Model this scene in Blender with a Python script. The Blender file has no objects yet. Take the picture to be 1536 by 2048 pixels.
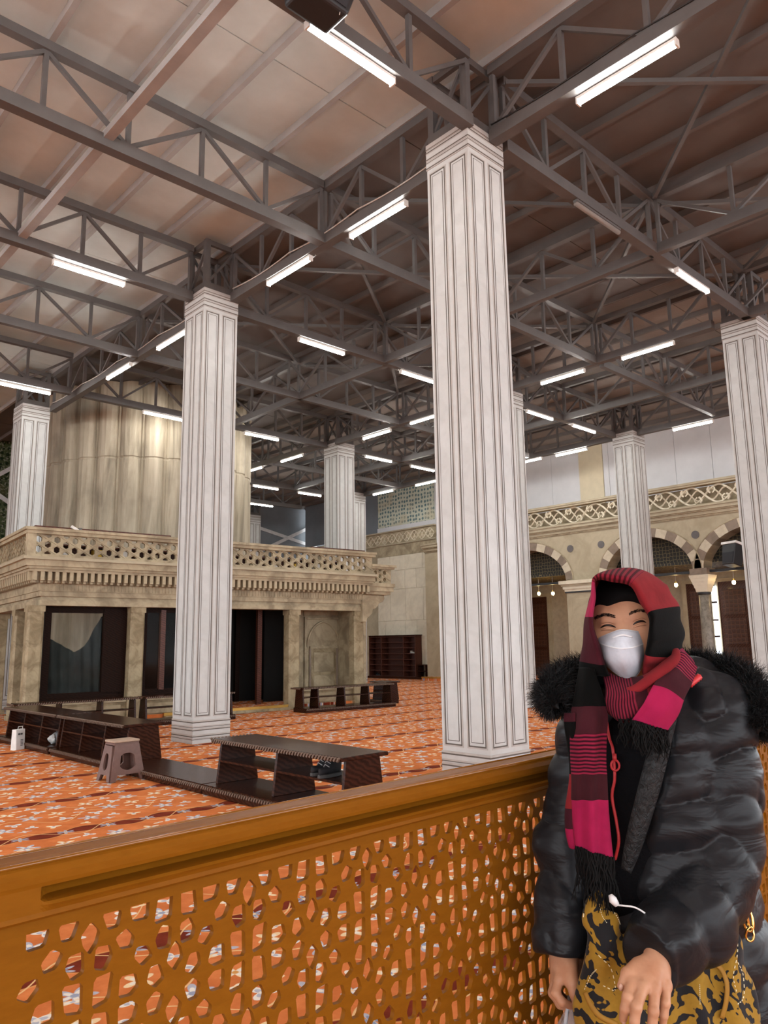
import bpy, bmesh, math, random
import numpy as np
from mathutils import Matrix, Vector, Euler
random.seed(7)
scene = bpy.context.scene
col = scene.collection
# ------------------------------------------------------------------ camera
CAM = (-6.649, -5.5038, 1.5)
YAW, PITCH, ROLL, FPX = 0.7555, 0.1714, -0.0149, 1521.73
cam_d = bpy.data.cameras.new('camera'); cam = bpy.data.objects.new('camera', cam_d); col.objects.link(cam)
cf = Vector((math.sin(YAW)*math.cos(PITCH), math.cos(YAW)*math.cos(PITCH), math.sin(PITCH)))
cr = Vector((math.cos(YAW), -math.sin(YAW), 0.0)); cu = cr.cross(cf)
cr2 = cr*math.cos(ROLL)+cu*math.sin(ROLL); cu2 = -cr*math.sin(ROLL)+cu*math.cos(ROLL)
cam.matrix_world = Matrix(((cr2.x, cu2.x, -cf.x, CAM[0]), (cr2.y, cu2.y, -cf.y, CAM[1]), (cr2.z, cu2.z, -cf.z, CAM[2]), (0, 0, 0, 1)))
cam_d.sensor_fit = 'VERTICAL'; cam_d.sensor_height = 36.0; cam_d.sensor_width = 27.0
cam_d.lens = FPX/2048*36.0
cam_d.clip_start = 0.05; cam_d.clip_end = 200
scene.camera = cam
# ------------------------------------------------------------------ world and exposure
world = bpy.data.worlds.new('world'); scene.world = world; world.use_nodes = True
world.node_tree.nodes['Background'].inputs[0].default_value = (0.90, 0.95, 1.0, 1)
world.node_tree.nodes['Background'].inputs[1].default_value = 1.6
TUBE = 34.0          # emission of the tube lights
scene.view_settings.view_transform = 'Standard'
scene.view_settings.look = 'None'
scene.view_settings.exposure = 1.6
scene.view_settings.gamma = 1.0
scene.view_settings.use_curve_mapping = False

# ------------------------------------------------------------------ node helpers
class V:
    """a value in a shader graph, with operators"""
    def __init__(s, nt, sock): s.nt, s.s = nt, sock
    def _m(s, op, *o, clamp=False):
        n = s.nt.nodes.new('ShaderNodeMath'); n.operation = op; n.use_clamp = clamp
        for i, x in enumerate((s,)+o):
            if isinstance(x, V): s.nt.links.new(x.s, n.inputs[i])
            else: n.inputs[i].default_value = x
        return V(s.nt, n.outputs[0])
    def __add__(s, o): return s._m('ADD', o)
    __radd__ = __add__
    def __sub__(s, o): return s._m('SUBTRACT', o)
    def __rsub__(s, o): return (s*-1.0)+o
    def __mul__(s, o): return s._m('MULTIPLY', o)
    __rmul__ = __mul__
    def __truediv__(s, o): return s._m('DIVIDE', o)
    def __neg__(s): return s*-1.0
    def sin(s): return s._m('SINE')
    def cos(s): return s._m('COSINE')
    def abs(s): return s._m('ABSOLUTE')
    def sqrt(s): return s._m('SQRT')
    def pow(s, o): return s._m('POWER', o)
    def mod(s, o): return s._m('FLOORED_MODULO', o)
    def lt(s, o): return s._m('LESS_THAN', o)
    def gt(s, o): return s._m('GREATER_THAN', o)
    def max(s, o): return s._m('MAXIMUM', o)
    def min(s, o): return s._m('MINIMUM', o)
    def atan2(s, o): return s._m('ARCTAN2', o)
    def floor(s): return s._m('FLOOR')
    def step(s, a, b):
        n = s.nt.nodes.new('ShaderNodeMapRange'); n.interpolation_type = 'SMOOTHSTEP'
        s.nt.links.new(s.s, n.inputs[0]); n.inputs[1].default_value = a; n.inputs[2].default_value = b
        n.inputs[3].default_value = 0; n.inputs[4].default_value = 1
        return V(s.nt, n.outputs[0])

class Mat:
    def __init__(s, name, base=(.8, .8, .8), rough=.5, metal=0., spec=.5, **kw):
        s.m = bpy.data.materials.new(name); s.m.use_nodes = True
        s.nt = s.m.node_tree; s.b = s.nt.nodes['Principled BSDF']
        s.set('Base Color', (*base, 1)); s.set('Roughness', rough); s.set('Metallic', metal); s.set('Specular IOR Level', spec)
        for k, v in kw.items(): s.set(k.replace('_', ' '), v)
        s.m.diffuse_color = (*base, 1)
    def set(s, k, v):
        if isinstance(v, V): s.nt.links.new(v.s, s.b.inputs[k])
        elif hasattr(v, 'is_linked') or hasattr(v, 'links'): s.nt.links.new(v, s.b.inputs[k])
        else: s.b.inputs[k].default_value = v
    def node(s, t, **kw):
        n = s.nt.nodes.new(t)
        for k, v in kw.items(): setattr(n, k, v)
        return n
    def link(s, a, b): s.nt.links.new(a.s if isinstance(a, V) else a, b)
    def coord(s, kind='Object', scale=(1, 1, 1), rot=(0, 0, 0)):
        n = s.node('ShaderNodeTexCoord'); m = s.node('ShaderNodeMapping')
        m.inputs['Scale'].default_value = scale; m.inputs['Rotation'].default_value = rot
        s.link(n.outputs[kind], m.inputs[0]); return m.outputs[0]
    def pos(s, scale=(1, 1, 1)):
        n = s.node('ShaderNodeNewGeometry'); m = s.node('ShaderNodeMapping'); m.inputs['Scale'].default_value = scale
        s.link(n.outputs['Position'], m.inputs[0]); return m.outputs[0]
    def sep(s, vec):
        n = s.node('ShaderNodeSeparateXYZ'); s.link(vec, n.inputs[0]); return [V(s.nt, o) for o in n.outputs]
    def noise(s, vec, scale=5., detail=4., rough=.5, dist=0.):
        n = s.node('ShaderNodeTexNoise'); s.link(vec, n.inputs['Vector'])
        n.inputs['Scale'].default_value = scale; n.inputs['Detail'].default_value = detail
        n.inputs['Roughness'].default_value = rough; n.inputs['Distortion'].default_value = dist
        return V(s.nt, n.outputs['Fac'])
    def wave(s, vec, scale=5., dist=0., detail=2., dscale=1., kind='BANDS', direction='X'):
        n = s.node('ShaderNodeTexWave'); s.link(vec, n.inputs['Vector']); n.wave_type = kind
        if kind == 'BANDS': n.bands_direction = direction
        n.inputs['Scale'].default_value = scale; n.inputs['Distortion'].default_value = dist
        n.inputs['Detail'].default_value = detail; n.inputs['Detail Scale'].default_value = dscale
        return V(s.nt, n.outputs['Fac'])
    def voro(s, vec, scale=5., feature='F1', out='Distance', rnd=1.0):
        n = s.node('ShaderNodeTexVoronoi'); n.feature = feature; s.link(vec, n.inputs['Vector']); n.inputs['Scale'].default_value = scale
        n.inputs['Randomness'].default_value = rnd
        return n.outputs[out] if out == 'Color' else V(s.nt, n.outputs[out])
    def ramp(s, f, stops, interp='LINEAR'):
        n = s.node('ShaderNodeValToRGB'); n.color_ramp.interpolation = interp; s.link(f, n.inputs[0])
        e = n.color_ramp.elements
        while len(e) > 1: e.remove(e[-1])
        for i, (p, c) in enumerate(stops):
            x = e[0] if i == 0 else e.new(p)
            x.position = p; x.color = (*c, 1)
        return n.outputs[0]
    def mix(s, f, a, b, mode='MIX'):
        n = s.node('ShaderNodeMix', data_type='RGBA', blend_type=mode)
        if isinstance(f, V): s.link(f, n.inputs[0])
        else: n.inputs[0].default_value = f
        for x, i in ((a, 6), (b, 7)):
            if isinstance(x, tuple): n.inputs[i].default_value = (*x, 1)
            else: s.link(x, n.inputs[i])
        return n.outputs[2]
    def bump(s, h, strength=.3, dist=.01):
        n = s.node('ShaderNodeBump'); n.inputs['Strength'].default_value = strength; n.inputs['Distance'].default_value = dist
        s.link(h, n.inputs['Height']); s.nt.links.new(n.outputs[0], s.b.inputs['Normal'])
    def rnd(s):
        return V(s.nt, s.node('ShaderNodeObjectInfo').outputs['Random'])

M = {}
def simple(key, base, rough=.6, metal=0., var=.12, scale=6., bump=0., spec=.4, stretch=(1, 1, 1), **kw):
    """plain procedural material: noise-mottled colour, optional bump"""
    m = Mat(key, base, rough, metal, spec, **kw)
    c = m.coord('Object', stretch)
    n = m.noise(c, scale, 5, .6)
    lo = tuple(max(0, x*(1-var)) for x in base); hi = tuple(min(1, x*(1+var)) for x in base)
    m.set('Base Color', m.ramp(n, [(.3, lo), (.7, hi)]))
    if bump: m.bump(m.noise(c, scale*6, 3), bump, .005)
    M[key] = m.m
    return m

# ------------------------------------------------------------------ mesh helpers
class MB:
    def __init__(s): s.v, s.f, s.uv = [], [], None
    def add(s, v, f):
        o = len(s.v); s.v += [tuple(map(float, p)) for p in v]; s.f += [tuple(i+o for i in q) for q in f]; return s
    def box(s, a, b):
        (x0, y0, z0), (x1, y1, z1) = a, b
        return s.add([(x0, y0, z0), (x1, y0, z0), (x1, y1, z0), (x0, y1, z0), (x0, y0, z1), (x1, y0, z1), (x1, y1, z1), (x0, y1, z1)],
                     [(0, 3, 2, 1), (4, 5, 6, 7), (0, 1, 5, 4), (1, 2, 6, 5), (2, 3, 7, 6), (3, 0, 4, 7)])
    def cbox(s, c, d): return s.box([c[i]-d[i]/2 for i in range(3)], [c[i]+d[i]/2 for i in range(3)])
    def taper(s, c0, d0, c1, d1):
        v = []
        for c, d in ((c0, d0), (c1, d1)):
            for sx, sy in ((-1, -1), (1, -1), (1, 1), (-1, 1)): v.append((c[0]+sx*d[0]/2, c[1]+sy*d[1]/2, c[2]))
        return s.add(v, [(0, 3, 2, 1), (4, 5, 6, 7), (0, 1, 5, 4), (1, 2, 6, 5), (2, 3, 7, 6), (3, 0, 4, 7)])
    def bar(s, p, q, w, h, up=(0, 0, 1)):
        p, q = Vector(p), Vector(q); d = (q-p).normalized(); up = Vector(up)
        if abs(d.dot(up)) > .98: up = Vector((1, 0, 0))
        a = d.cross(up).normalized()*w/2; b = a.cross(d).normalized()*h/2
        v = [p-a-b, p+a-b, p+a+b, p-a+b, q-a-b, q+a-b, q+a+b, q-a+b]
        return s.add(v, [(0, 1, 2, 3), (4, 7, 6, 5), (0, 4, 5, 1), (1, 5, 6, 2), (2, 6, 7, 3), (3, 7, 4, 0)])
    def tube(s, pts, r, n=8, caps=True, flat=1.0, closed=False):
        pts = [Vector(p) for p in pts]; N = len(pts)
        rs = r if hasattr(r, '__len__') else [r]*N
        o = len(s.v); prev = None
        for i, p in enumerate(pts):
            if closed: d = (pts[(i+1) % N]-pts[i-1]).normalized()
            else: d = (pts[min(i+1, N-1)]-pts[max(i-1, 0)]).normalized()
            if prev is None:
                a = d.orthogonal().normalized()
            else:
                a = prev-d*prev.dot(d); a = a.normalized() if a.length > 1e-6 else d.orthogonal().normalized()
            prev = a; b = d.cross(a)
            for k in range(n):
                t = 2*math.pi*k/n
                s.v.append(tuple(p+a*math.cos(t)*rs[i]+b*math.sin(t)*rs[i]*flat))
        for i in range(N if closed else N-1):
            for k in range(n):
                j = (i+1) % N
                s.f.append((o+i*n+k, o+i*n+(k+1) % n, o+j*n+(k+1) % n, o+j*n+k))
        if caps and not closed:
            s.f.append(tuple(o+k for k in reversed(range(n)))); s.f.append(tuple(o+(N-1)*n+k for k in range(n)))
        return s
    def lathe(s, prof, n=16, c=(0, 0), caps=True):
        o = len(s.v)
        for r, z in prof:
            for k in range(n):
                t = 2*math.pi*k/n; s.v.append((c[0]+r*math.cos(t), c[1]+r*math.sin(t), z))
        for i in range(len(prof)-1):
            for k in range(n):
                s.f.append((o+i*n+k, o+i*n+(k+1) % n, o+(i+1)*n+(k+1) % n, o+(i+1)*n+k))
        if caps:
            s.f.append(tuple(o+k for k in reversed(range(n)))); s.f.append(tuple(o+(len(prof)-1)*n+k for k in range(n)))
        return s
    def prism(s, poly, a, b, axis='x'):
        """polygon extruded from a to b along an axis; poly is in the two other axes, in order"""
        def P(p, t):
            return {'x': (t, p[0], p[1]), 'y': (p[0], t, p[1]), 'z': (p[0], p[1], t)}[axis]
        n = len(poly); o = len(s.v)
        s.v += [P(p, a) for p in poly]+[P(p, b) for p in poly]
        s.f.append(tuple(o+i for i in range(n))); s.f.append(tuple(o+n+i for i in reversed(range(n))))
        for i in range(n): s.f.append((o+i, o+n+i, o+n+(i+1) % n, o+(i+1) % n))
        return s
    def grid(s, P, cu=False, cv=False):
        """P[i][j] points"""
        nu, nv = len(P), len(P[0]); o = len(s.v)
        for r in P:
            for p in r: s.v.append(tuple(map(float, p)))
        for i in range(nu if cu else nu-1):
            for j in range(nv if cv else nv-1):
                s.f.append((o+i*nv+j, o+((i+1) % nu)*nv+j, o+((i+1) % nu)*nv+(j+1) % nv, o+i*nv+(j+1) % nv))
        return s
    def sphere(s, c, r, nu=12, nv=8):
        r = r if hasattr(r, '__len__') else (r, r, r)
        prof = [(math.sin(math.pi*i/nv), -math.cos(math.pi*i/nv)) for i in range(nv+1)]
        o = len(s.v)
        for a, z in prof:
            for k in range(nu):
                t = 2*math.pi*k/nu; s.v.append((c[0]+r[0]*a*math.cos(t), c[1]+r[1]*a*math.sin(t), c[2]+r[2]*z))
        for i in range(nv):
            for k in range(nu): s.f.append((o+i*nu+k, o+i*nu+(k+1) % nu, o+(i+1)*nu+(k+1) % nu, o+(i+1)*nu+k))
        return s
    def xf(s, mat):
        s.v = [tuple(mat @ Vector(p)) for p in s.v]; return s
    def mesh(s, name, mat=None, smooth=False):
        me = bpy.data.meshes.new(name); me.from_pydata(s.v, [], s.f)
        if mat: me.materials.append(M[mat] if isinstance(mat, str) else mat)
        bm = bmesh.new(); bm.from_mesh(me); bmesh.ops.recalc_face_normals(bm, faces=bm.faces); bm.to_mesh(me); bm.free()
        if smooth: me.polygons.foreach_set('use_smooth', [True]*len(me.polygons))
        me.update(); return me
def link(name, me, parent=None, loc=(0, 0, 0), rz=0.):
    o = bpy.data.objects.new(name, me); col.objects.link(o)
    o.location = loc; o.rotation_euler = (0, 0, rz)
    if parent is not None: o.parent = parent
    return o
def part(name, mb, mat, parent=None, smooth=False, bevel=0., seg=1, **kw):
    o = link(name, mb.mesh(name, mat, smooth), parent, **kw)
    if bevel:
        b = o.modifiers.new('bevel', 'BEVEL'); b.width = bevel; b.segments = seg; b.limit_method = 'ANGLE'; b.angle_limit = .6
    return o
def empty(name, loc=(0, 0, 0), rz=0.):
    o = link(name, None, None, loc, rz); o.empty_display_size = .1; return o
def tag(o, label, cat, group=None):
    o['label'] = label; o['category'] = cat
    if group: o['group'] = group
    return o
def struct(o, label=None):
    o['kind'] = 'structure'
    if label: o['label'] = label
    return o
def copy_tree(o, parent=None):
    c = o.copy(); col.objects.link(c); c.parent = parent
    for ch in o.children: copy_tree(ch, c)
    return c
def fill2d(outer, holes, depth, bevel=0.):
    """plate with holes: outlines in x, y; returns a mesh of thickness depth centred on z = 0"""
    cu_ = bpy.data.curves.new('plate', 'CURVE'); cu_.dimensions = '2D'; cu_.fill_mode = 'BOTH'; cu_.extrude = depth/2
    for pl in [outer]+holes:
        sp = cu_.splines.new('POLY'); sp.points.add(len(pl)-1); sp.use_cyclic_u = True
        for q, p in zip(sp.points, pl): q.co = (p[0], p[1], 0, 1)
    o = bpy.data.objects.new('plate', cu_); col.objects.link(o)
    dg = bpy.context.evaluated_depsgraph_get(); dg.update()
    me = bpy.data.meshes.new_from_object(o.evaluated_get(dg))
    bpy.data.objects.remove(o); bpy.data.curves.remove(cu_)
    return me
def rounded(poly, r=.25):
    """cut each corner of a polygon"""
    out = []; n = len(poly)
    for i in range(n):
        p, a, b = poly[i], poly[i-1], poly[(i+1) % n]
        out.append((p[0]+(a[0]-p[0])*r, p[1]+(a[1]-p[1])*r)); out.append((p[0]+(b[0]-p[0])*r, p[1]+(b[1]-p[1])*r))
    return out
# ------------------------------------------------------------------ materials
simple('steel', (.105, .100, .097), .55, .0, .12, 3)
simple('deck', (.55, .60, .59), .8, 0, .08, 1.5); simple('deck_dark', (.125, .112, .105), .8, 0, .1, 1.5); simple('deck_mid', (.22, .195, .175), .8, 0, .1, 1.5)
simple('purlin', (.34, .335, .325), .6, 0, .1, 3)
simple('cable', (.55, .52, .48), .5)
simple('cable_dark', (.02, .02, .02), .5)
simple('fixture', (.7, .68, .64), .4)
simple('black_plastic', (.012, .012, .014), .45, spec=.5)
simple('speaker_grille', (.02, .02, .024), .6, bump=.4, scale=60)
simple('line_dark', (.10, .085, .07), .6)
simple('line_soft', (.44, .415, .385), .6)
simple('board', (.64, .64, .65), .75, 0, .05, 2)
simple('board_cream', (.62, .54, .38), .7, 0, .08, 2)
simple('board_blue', (.17, .19, .21), .7, 0, .08, 2)
simple('brace_white', (.6, .6, .6), .5)
simple('roundel', (.13, .12, .12), .7)
simple('gold', (.5, .28, .06), .4, .6)
simple('brass', (.75, .5, .13), .25, 1.0)
simple('wall_plain', (.42, .36, .27), .8)
simple('shade_black', (.004, .0035, .003), .9)
simple('white_paper', (.75, .73, .70), .7)
simple('ink', (.02, .02, .02), .7)
simple('yellow_box', (.65, .42, .06), .6)
simple('shoe_black', (.012, .012, .015), .75, bump=.3, scale=40)
simple('shoe_sole', (.06, .06, .06), .8)
simple('shoe_grey', (.5, .46, .40), .7)
simple('lace', (.35, .35, .36), .8)
simple('stool_plastic', (.15, .085, .07), .5, 0, .1, 20, .1)
simple('stool_top', (.40, .29, .21), .6, 0, .15, 20, .2)

def wood(key, dark, light, rough, scale=1., coat=.3, axis=(1, 1, 1), ww=.45, spec=.25):
    m = Mat(key, light, rough, 0, spec)
    c = m.coord('Object', tuple(scale*a for a in axis))
    w = m.wave(c, 2.2, 5, 4, 1.4, direction='DIAGONAL'); n = m.noise(c, 14, 6, .65)
    f = w*ww+n*(1-ww)
    m.set('Base Color', m.ramp(f, [(.25, dark), (.75, light)]))
    m.set('Roughness', n*.15+(rough-.07))
    m.set('Coat Weight', coat); m.set('Coat Roughness', .12)
    m.bump(n, .06, .002); M[key] = m.m
wood('rail_wood', (.185, .064, .004), (.225, .082, .0055), .42, 1.0, .0, (2.5, 9, 9), .12, .05)
wood('dark_wood', (.020, .0068, .0036), (.048, .0155, .008), .24, 1.0, .0, (3, 3, 6), .45, .10)
wood('rail_gloss', (.185, .064, .004), (.225, .082, .0055), .14, 1.0, .3, (2.5, 9, 9), .12, .5)
wood('black_wood', (.008, .0035, .002), (.018, .007, .004), .5, 1.0, .0, (3, 3, 6)); M['black_wood'].node_tree.nodes['Principled BSDF'].inputs['Specular IOR Level'].default_value = .06
wood('red_wood', (.05, .015, .009), (.11, .035, .02), .45, 1.0, .05, (2, 2, 6))
wood('door_wood', (.035, .012, .006), (.09, .03, .014), .5, 1.0, .1, (3, 3, 3))
simple('carved_wood', (.13, .085, .06), .45, 0, .25, 30, .2)

def stone(key, base, vein, stain, scale=1., rough=.55, bump=.12):
    m = Mat(key, base, rough, 0, .35); c = m.coord('Object')
    n1 = m.noise(c, 1.1*scale, 6, .6, .8); n2 = m.noise(c, 6*scale, 5, .6)
    w = m.wave(c, .9*scale, 9, 4, 1.2, direction='DIAGONAL')
    a = m.mix(n1.step(.40, .66), base, stain); b = m.mix((w.step(.86, 1.0))*.22, a, vein)
    k = m.mix(n2.step(.35, .8)*.35, b, tuple(x*.7 for x in base))
    m.set('Base Color', k); m.bump(n2, bump, .01); M[key] = m.m
stone('marble_white', (.55, .562, .548), (.43, .435, .415), (.51, .518, .50), 1.0, .5, .03)
stone('stone_beige', (.45, .375, .245), (.24, .19, .12), (.25, .20, .125), 1.9, .6, .35)
stone('stone_pillar', (.40, .325, .20), (.2, .15, .085), (.20, .15, .08), 2.6, .6, .3)
stone('marble_cream', (.76, .69, .54), (.55, .49, .38), (.64, .57, .43), .8, .45, .05)
stone('wall_stone', (.46, .395, .275), (.36, .30, .2), (.38, .32, .215), 1.0)
stone('vouss_light', (.62, .55, .42), (.5, .43, .3), (.52, .45, .33), 2)
stone('vouss_brown', (.26, .20, .15), (.2, .15, .11), (.2, .155, .115), 2)
stone('column_granite', (.30, .26, .21), (.2, .17, .13), (.18, .155, .12), 6, .4)
# fluted pier: weathered, with runs down the stone
m = Mat('pier_stone', (.3, .25, .17), .7, 0, .3); c = m.coord('Object', (1, 1, .12)); c2 = m.coord('Object')
n1 = m.noise(c, 3.2, 7, .62, .6); n2 = m.noise(c2, .7, 4, .55); n3 = m.noise(c2, 9, 4, .6)
k = m.ramp(n1, [(.3, (.19, .16, .115)), (.5, (.37, .32, .235)), (.72, (.50, .44, .34))])
k = m.mix(n2.step(.5, .72)*.45, k, (.12, .10, .075)); m.set('Base Color', k); m.bump(n3, .2, .02); M['pier_stone'] = m.m
# tube light
m = Mat('tube', (1, 1, 1), .4); m.set('Emission Color', (1, .975, .93, 1)); m.set('Emission Strength', TUBE); M['tube'] = m.m
m = Mat('bulb', (1, .8, .5), .4); m.set('Emission Color', (1, .66, .26, 1)); m.set('Emission Strength', 30.0); M['bulb'] = m.m
m = Mat('day_pane', (.8, .85, .9), .2); m.set('Emission Color', (.8, .9, 1, 1)); m.set('Emission Strength', 2.2); M['day_pane'] = m.m
# window glass
m = Mat('glass', (.9, .95, .93), .02, 0, .12); m.set('Transmission Weight', 1.0); m.set('IOR', 1.15); m.set('Alpha', .3); M['glass'] = m.m
# glazed tile wall
def tiles(key, a, b, cc, scale):
    m = Mat(key, b, .2, 0, .5); c = m.coord('Object', (scale, scale, scale))
    d = m.voro(c, 5.5, 'F1', 'Distance', .35); n = m.noise(c, 1.1, 3); n2 = m.noise(c, 14, 3)
    k = m.mix(d.step(.28, .40), a, b); k = m.mix(n.step(.5, .66)*.55, k, cc); k = m.mix((n2.step(.5, .7))*.4, k, (.55, .56, .45))
    m.set('Base Color', k); M[key] = m.m
tiles('tile_wall', (.13, .21, .22), (.58, .61, .50), (.55, .47, .30), 1.)
tiles('tile_green', (.015, .03, .015), (.06, .085, .04), (.08, .07, .03), 1.)
# painted soffit of the gallery
m = Mat('soffit', (.05, .04, .025), .7); c = m.coord('Object'); d = m.voro(c, 8.5, 'DISTANCE_TO_EDGE', 'Distance', .35); n = m.noise(c, 3, 3)
m.set('Base Color', m.mix(d.step(.04, .09), (.20, .155, .075), (.028, .024, .018))); M['soffit'] = m.m
# carved door panels
m = Mat('door_carved', (.06, .02, .01), .5); c = m.coord('Object'); d = m.voro(c, 7, 'DISTANCE_TO_EDGE', 'Distance', .3)
m.set('Base Color', m.mix(d.step(.03, .1), (.11, .04, .018), (.055, .018, .008))); m.bump(d, .5, .02); M['door_carved'] = m.m

# carpet: orange field, dark red scalloped rows, flowers and vines woven in
m = Mat('carpet', (.6, .15, .04), .95, 0, .1)
X, Y, Z = m.sep(m.pos())
nz = m.noise(m.pos(), 5, 4, .6)
x = X+4.39; y = (Y-1.185)
yc = (y+.695).mod(1.39)-.695
PI = math.pi
cart = (x*(PI/.36)).sin().abs().pow(.6)
ys = yc+(x*(PI/.36)).sin()*.022
hw = cart*.088+.012
dark = (ys.abs()-hw).step(.006, -.004)
fine = m.noise(m.pos(), 60, 2)
orange = m.mix(nz.step(.35, .7), (.58, .165, .046), (.72, .235, .072))
red = m.mix(nz.step(.35, .7), (.15, .020, .008), (.22, .035, .013))
k = m.mix(dark, orange, red)
edge = ((ys.abs()-hw).abs()).step(.010, .005)
k = m.mix(edge*.75, k, (.74, .36, .12))
def vine(k, amp, off, per, ph, w=.009, colr=(.78, .52, .25)):
    c_ = yc+.0 if off == 0 else (y-off+.695).mod(1.39)-.695
    d_ = (c_-(x*(2*PI/per)+ph).sin()*amp).abs()
    return m.mix(d_.step(w, w*.5), k, colr)
k = vine(k, .13, 0, .72, .9); k = vine(k, .16, .56, .72, 0.4); k = vine(k, .12, .92, .72, 2.3)
def motif(k, cx, cy, R, pet, ph, cols, per=.72, sq=1.0):
    dx = (x-cx+per/2).mod(per)-per/2; dy = ((y-cy+.695).mod(1.39)-.695)*sq
    r = (dx*dx+dy*dy).sqrt(); a = dy.atan2(dx)
    rad = ((a*pet+ph).sin()*.36+.64)*R
    k = m.mix((r/rad).step(1.06, .94), k, cols[0])
    k = m.mix((r/rad).step(.66, .56), k, cols[1])
    return m.mix((r-R*.2).step(.004, -.004), k, cols[2])
BL, WH, CR_, GD = (.46, .48, .56), (.82, .78, .70), (.85, .66, .40), (.66, .33, .09)
k = motif(k, 0, 0, .075, 6, 0, (BL, (.25, .30, .42), CR_), .36, 1.1)
k = motif(k, .0, .395, .10, 5, .6, (BL, WH, (.32, .36, .48)))
k = motif(k, .33, .735, .10, 5, 2.2, (BL, WH, (.32, .36, .48)))
k = motif(k, -.05, 1.085, .10, 5, 4.0, (BL, WH, (.32, .36, .48)))
k = motif(k, .58, .79, .085, 4, 1.0, (CR_, WH, GD))
k = motif(k, .22, 1.03, .085, 4, .3, (CR_, WH, GD))
k = motif(k, .36, .27, .07, 3, 1.3, (CR_, WH, (.32, .36, .48)))
k = motif(k, .13, .56, .075, 3, .5, (WH, BL, WH))
k = motif(k, .55, .525, .075, 3, 2.8, (WH, BL, WH))
k = motif(k, .22, .38, .06, 3, 4.2, (WH, BL, WH))
k = motif(k, .47, .97, .075, 3, 1.7, (WH, BL, WH))
k = motif(k, .46, 1.17, .06, 3, 3.1, (WH, BL, WH))
k = motif(k, .10, .84, .06, 3, 5.0, (WH, BL, WH))
k = motif(k, .62, .22, .05, 3, 5.0, (CR_, CR_, WH))
k = motif(k, .12, .26, .06, 4, 2.0, (BL, WH, CR_), sq=1.4)
k = motif(k, .50, .66, .05, 2, 1.0, (CR_, WH, CR_), sq=1.5)
k = motif(k, .30, .90, .06, 2, 0.2, (WH, BL, CR_), sq=1.5)
k = motif(k, .64, 1.03, .06, 2, 2.2, (CR_, WH, BL), sq=1.4)
k = motif(k, .34, 1.14, .05, 2, .9, (WH, CR_, BL), sq=1.5)
k = motif(k, .68, .60, .045, 2, 1.4, (CR_, CR_, WH), sq=1.4)
k = motif(k, .02, .70, .05, 2, 2.9, (WH, BL, CR_), sq=1.5)
k = m.mix((fine-.5)*.35, k, (.9, .5, .3), 'MULTIPLY')
m.set('Base Color', k); m.bump(fine, .25, .004); M['carpet'] = m.m

# ------------------------------------------------------------------ floor, roof, outer walls
X0, X1, Y0, Y1 = -15., 22., -11., 27.
struct(part('floor', MB().box((X0-30, Y0-30, -.1), (X1, Y1, 0)), 'carpet'), 'orange carpet with dark red floral rows')
ZD = 8.66
ceil = struct(empty('ceiling', (0, 0, ZD)), 'pale roof boards above steel trusses')
PS = 1.03
nx0 = math.floor((X0-.08)/PS); nx1 = math.ceil((X1-.08)/PS)
pan = [MB().box((.004, .004, 0), (PS-.004, 6.2-.012, .05)).mesh('panel', k_) for k_ in ('deck', 'deck_dark', 'deck_mid')]
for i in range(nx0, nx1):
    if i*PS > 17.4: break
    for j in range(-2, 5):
        link('panel', pan[0 if i < 0 else 1 if i < 7 else 2], ceil, (.08+i*PS, 1.45+6.2*j-6.2*.0, random.uniform(0, .004)))  # board tone goes by bay: pale, then dark, then mid
pur = [MB().box((-.035, Y0, -.12), (.035, Y1, 0)).mesh('purlin', k_) for k_ in ('purlin', 'deck_dark')]
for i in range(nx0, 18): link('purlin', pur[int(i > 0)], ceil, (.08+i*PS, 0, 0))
part('roof_cover', MB().box((X0-12, Y0-12, .06), (X1, Y1, .12)), 'deck', ceil)
wf = struct(part('wall_front', MB().box((2.0, 26.3, 0), (X1, 26.6, 8.7)), 'board_blue'), 'blue grey boarded wall with white cross bracing')
for a, b in (((13.2, 26.24, 7.6), (19.2, 26.24, 6.4)), ((14.2, 26.18, 5.9), (19.2, 26.18, 8.3))):
    part('cross_brace', MB().bar(a, b, .05, .16), 'brace_white', wf)
wg = struct(part('wall_tiled', MB().box((X0, 22.2, 0), (2.6, 22.5, 8.7)), 'tile_green'), 'dark green tiled wall at far left')
for a, b in (((-2.0, 22.1, 9.0-.3), (2.4, 22.1, 6.0)), ((-2.0, 22.0, 5.0), (2.4, 22.0, 8.3))):
    part('cross_brace', MB().bar(a, b, .05, .14), 'brace_white', wg)

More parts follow.
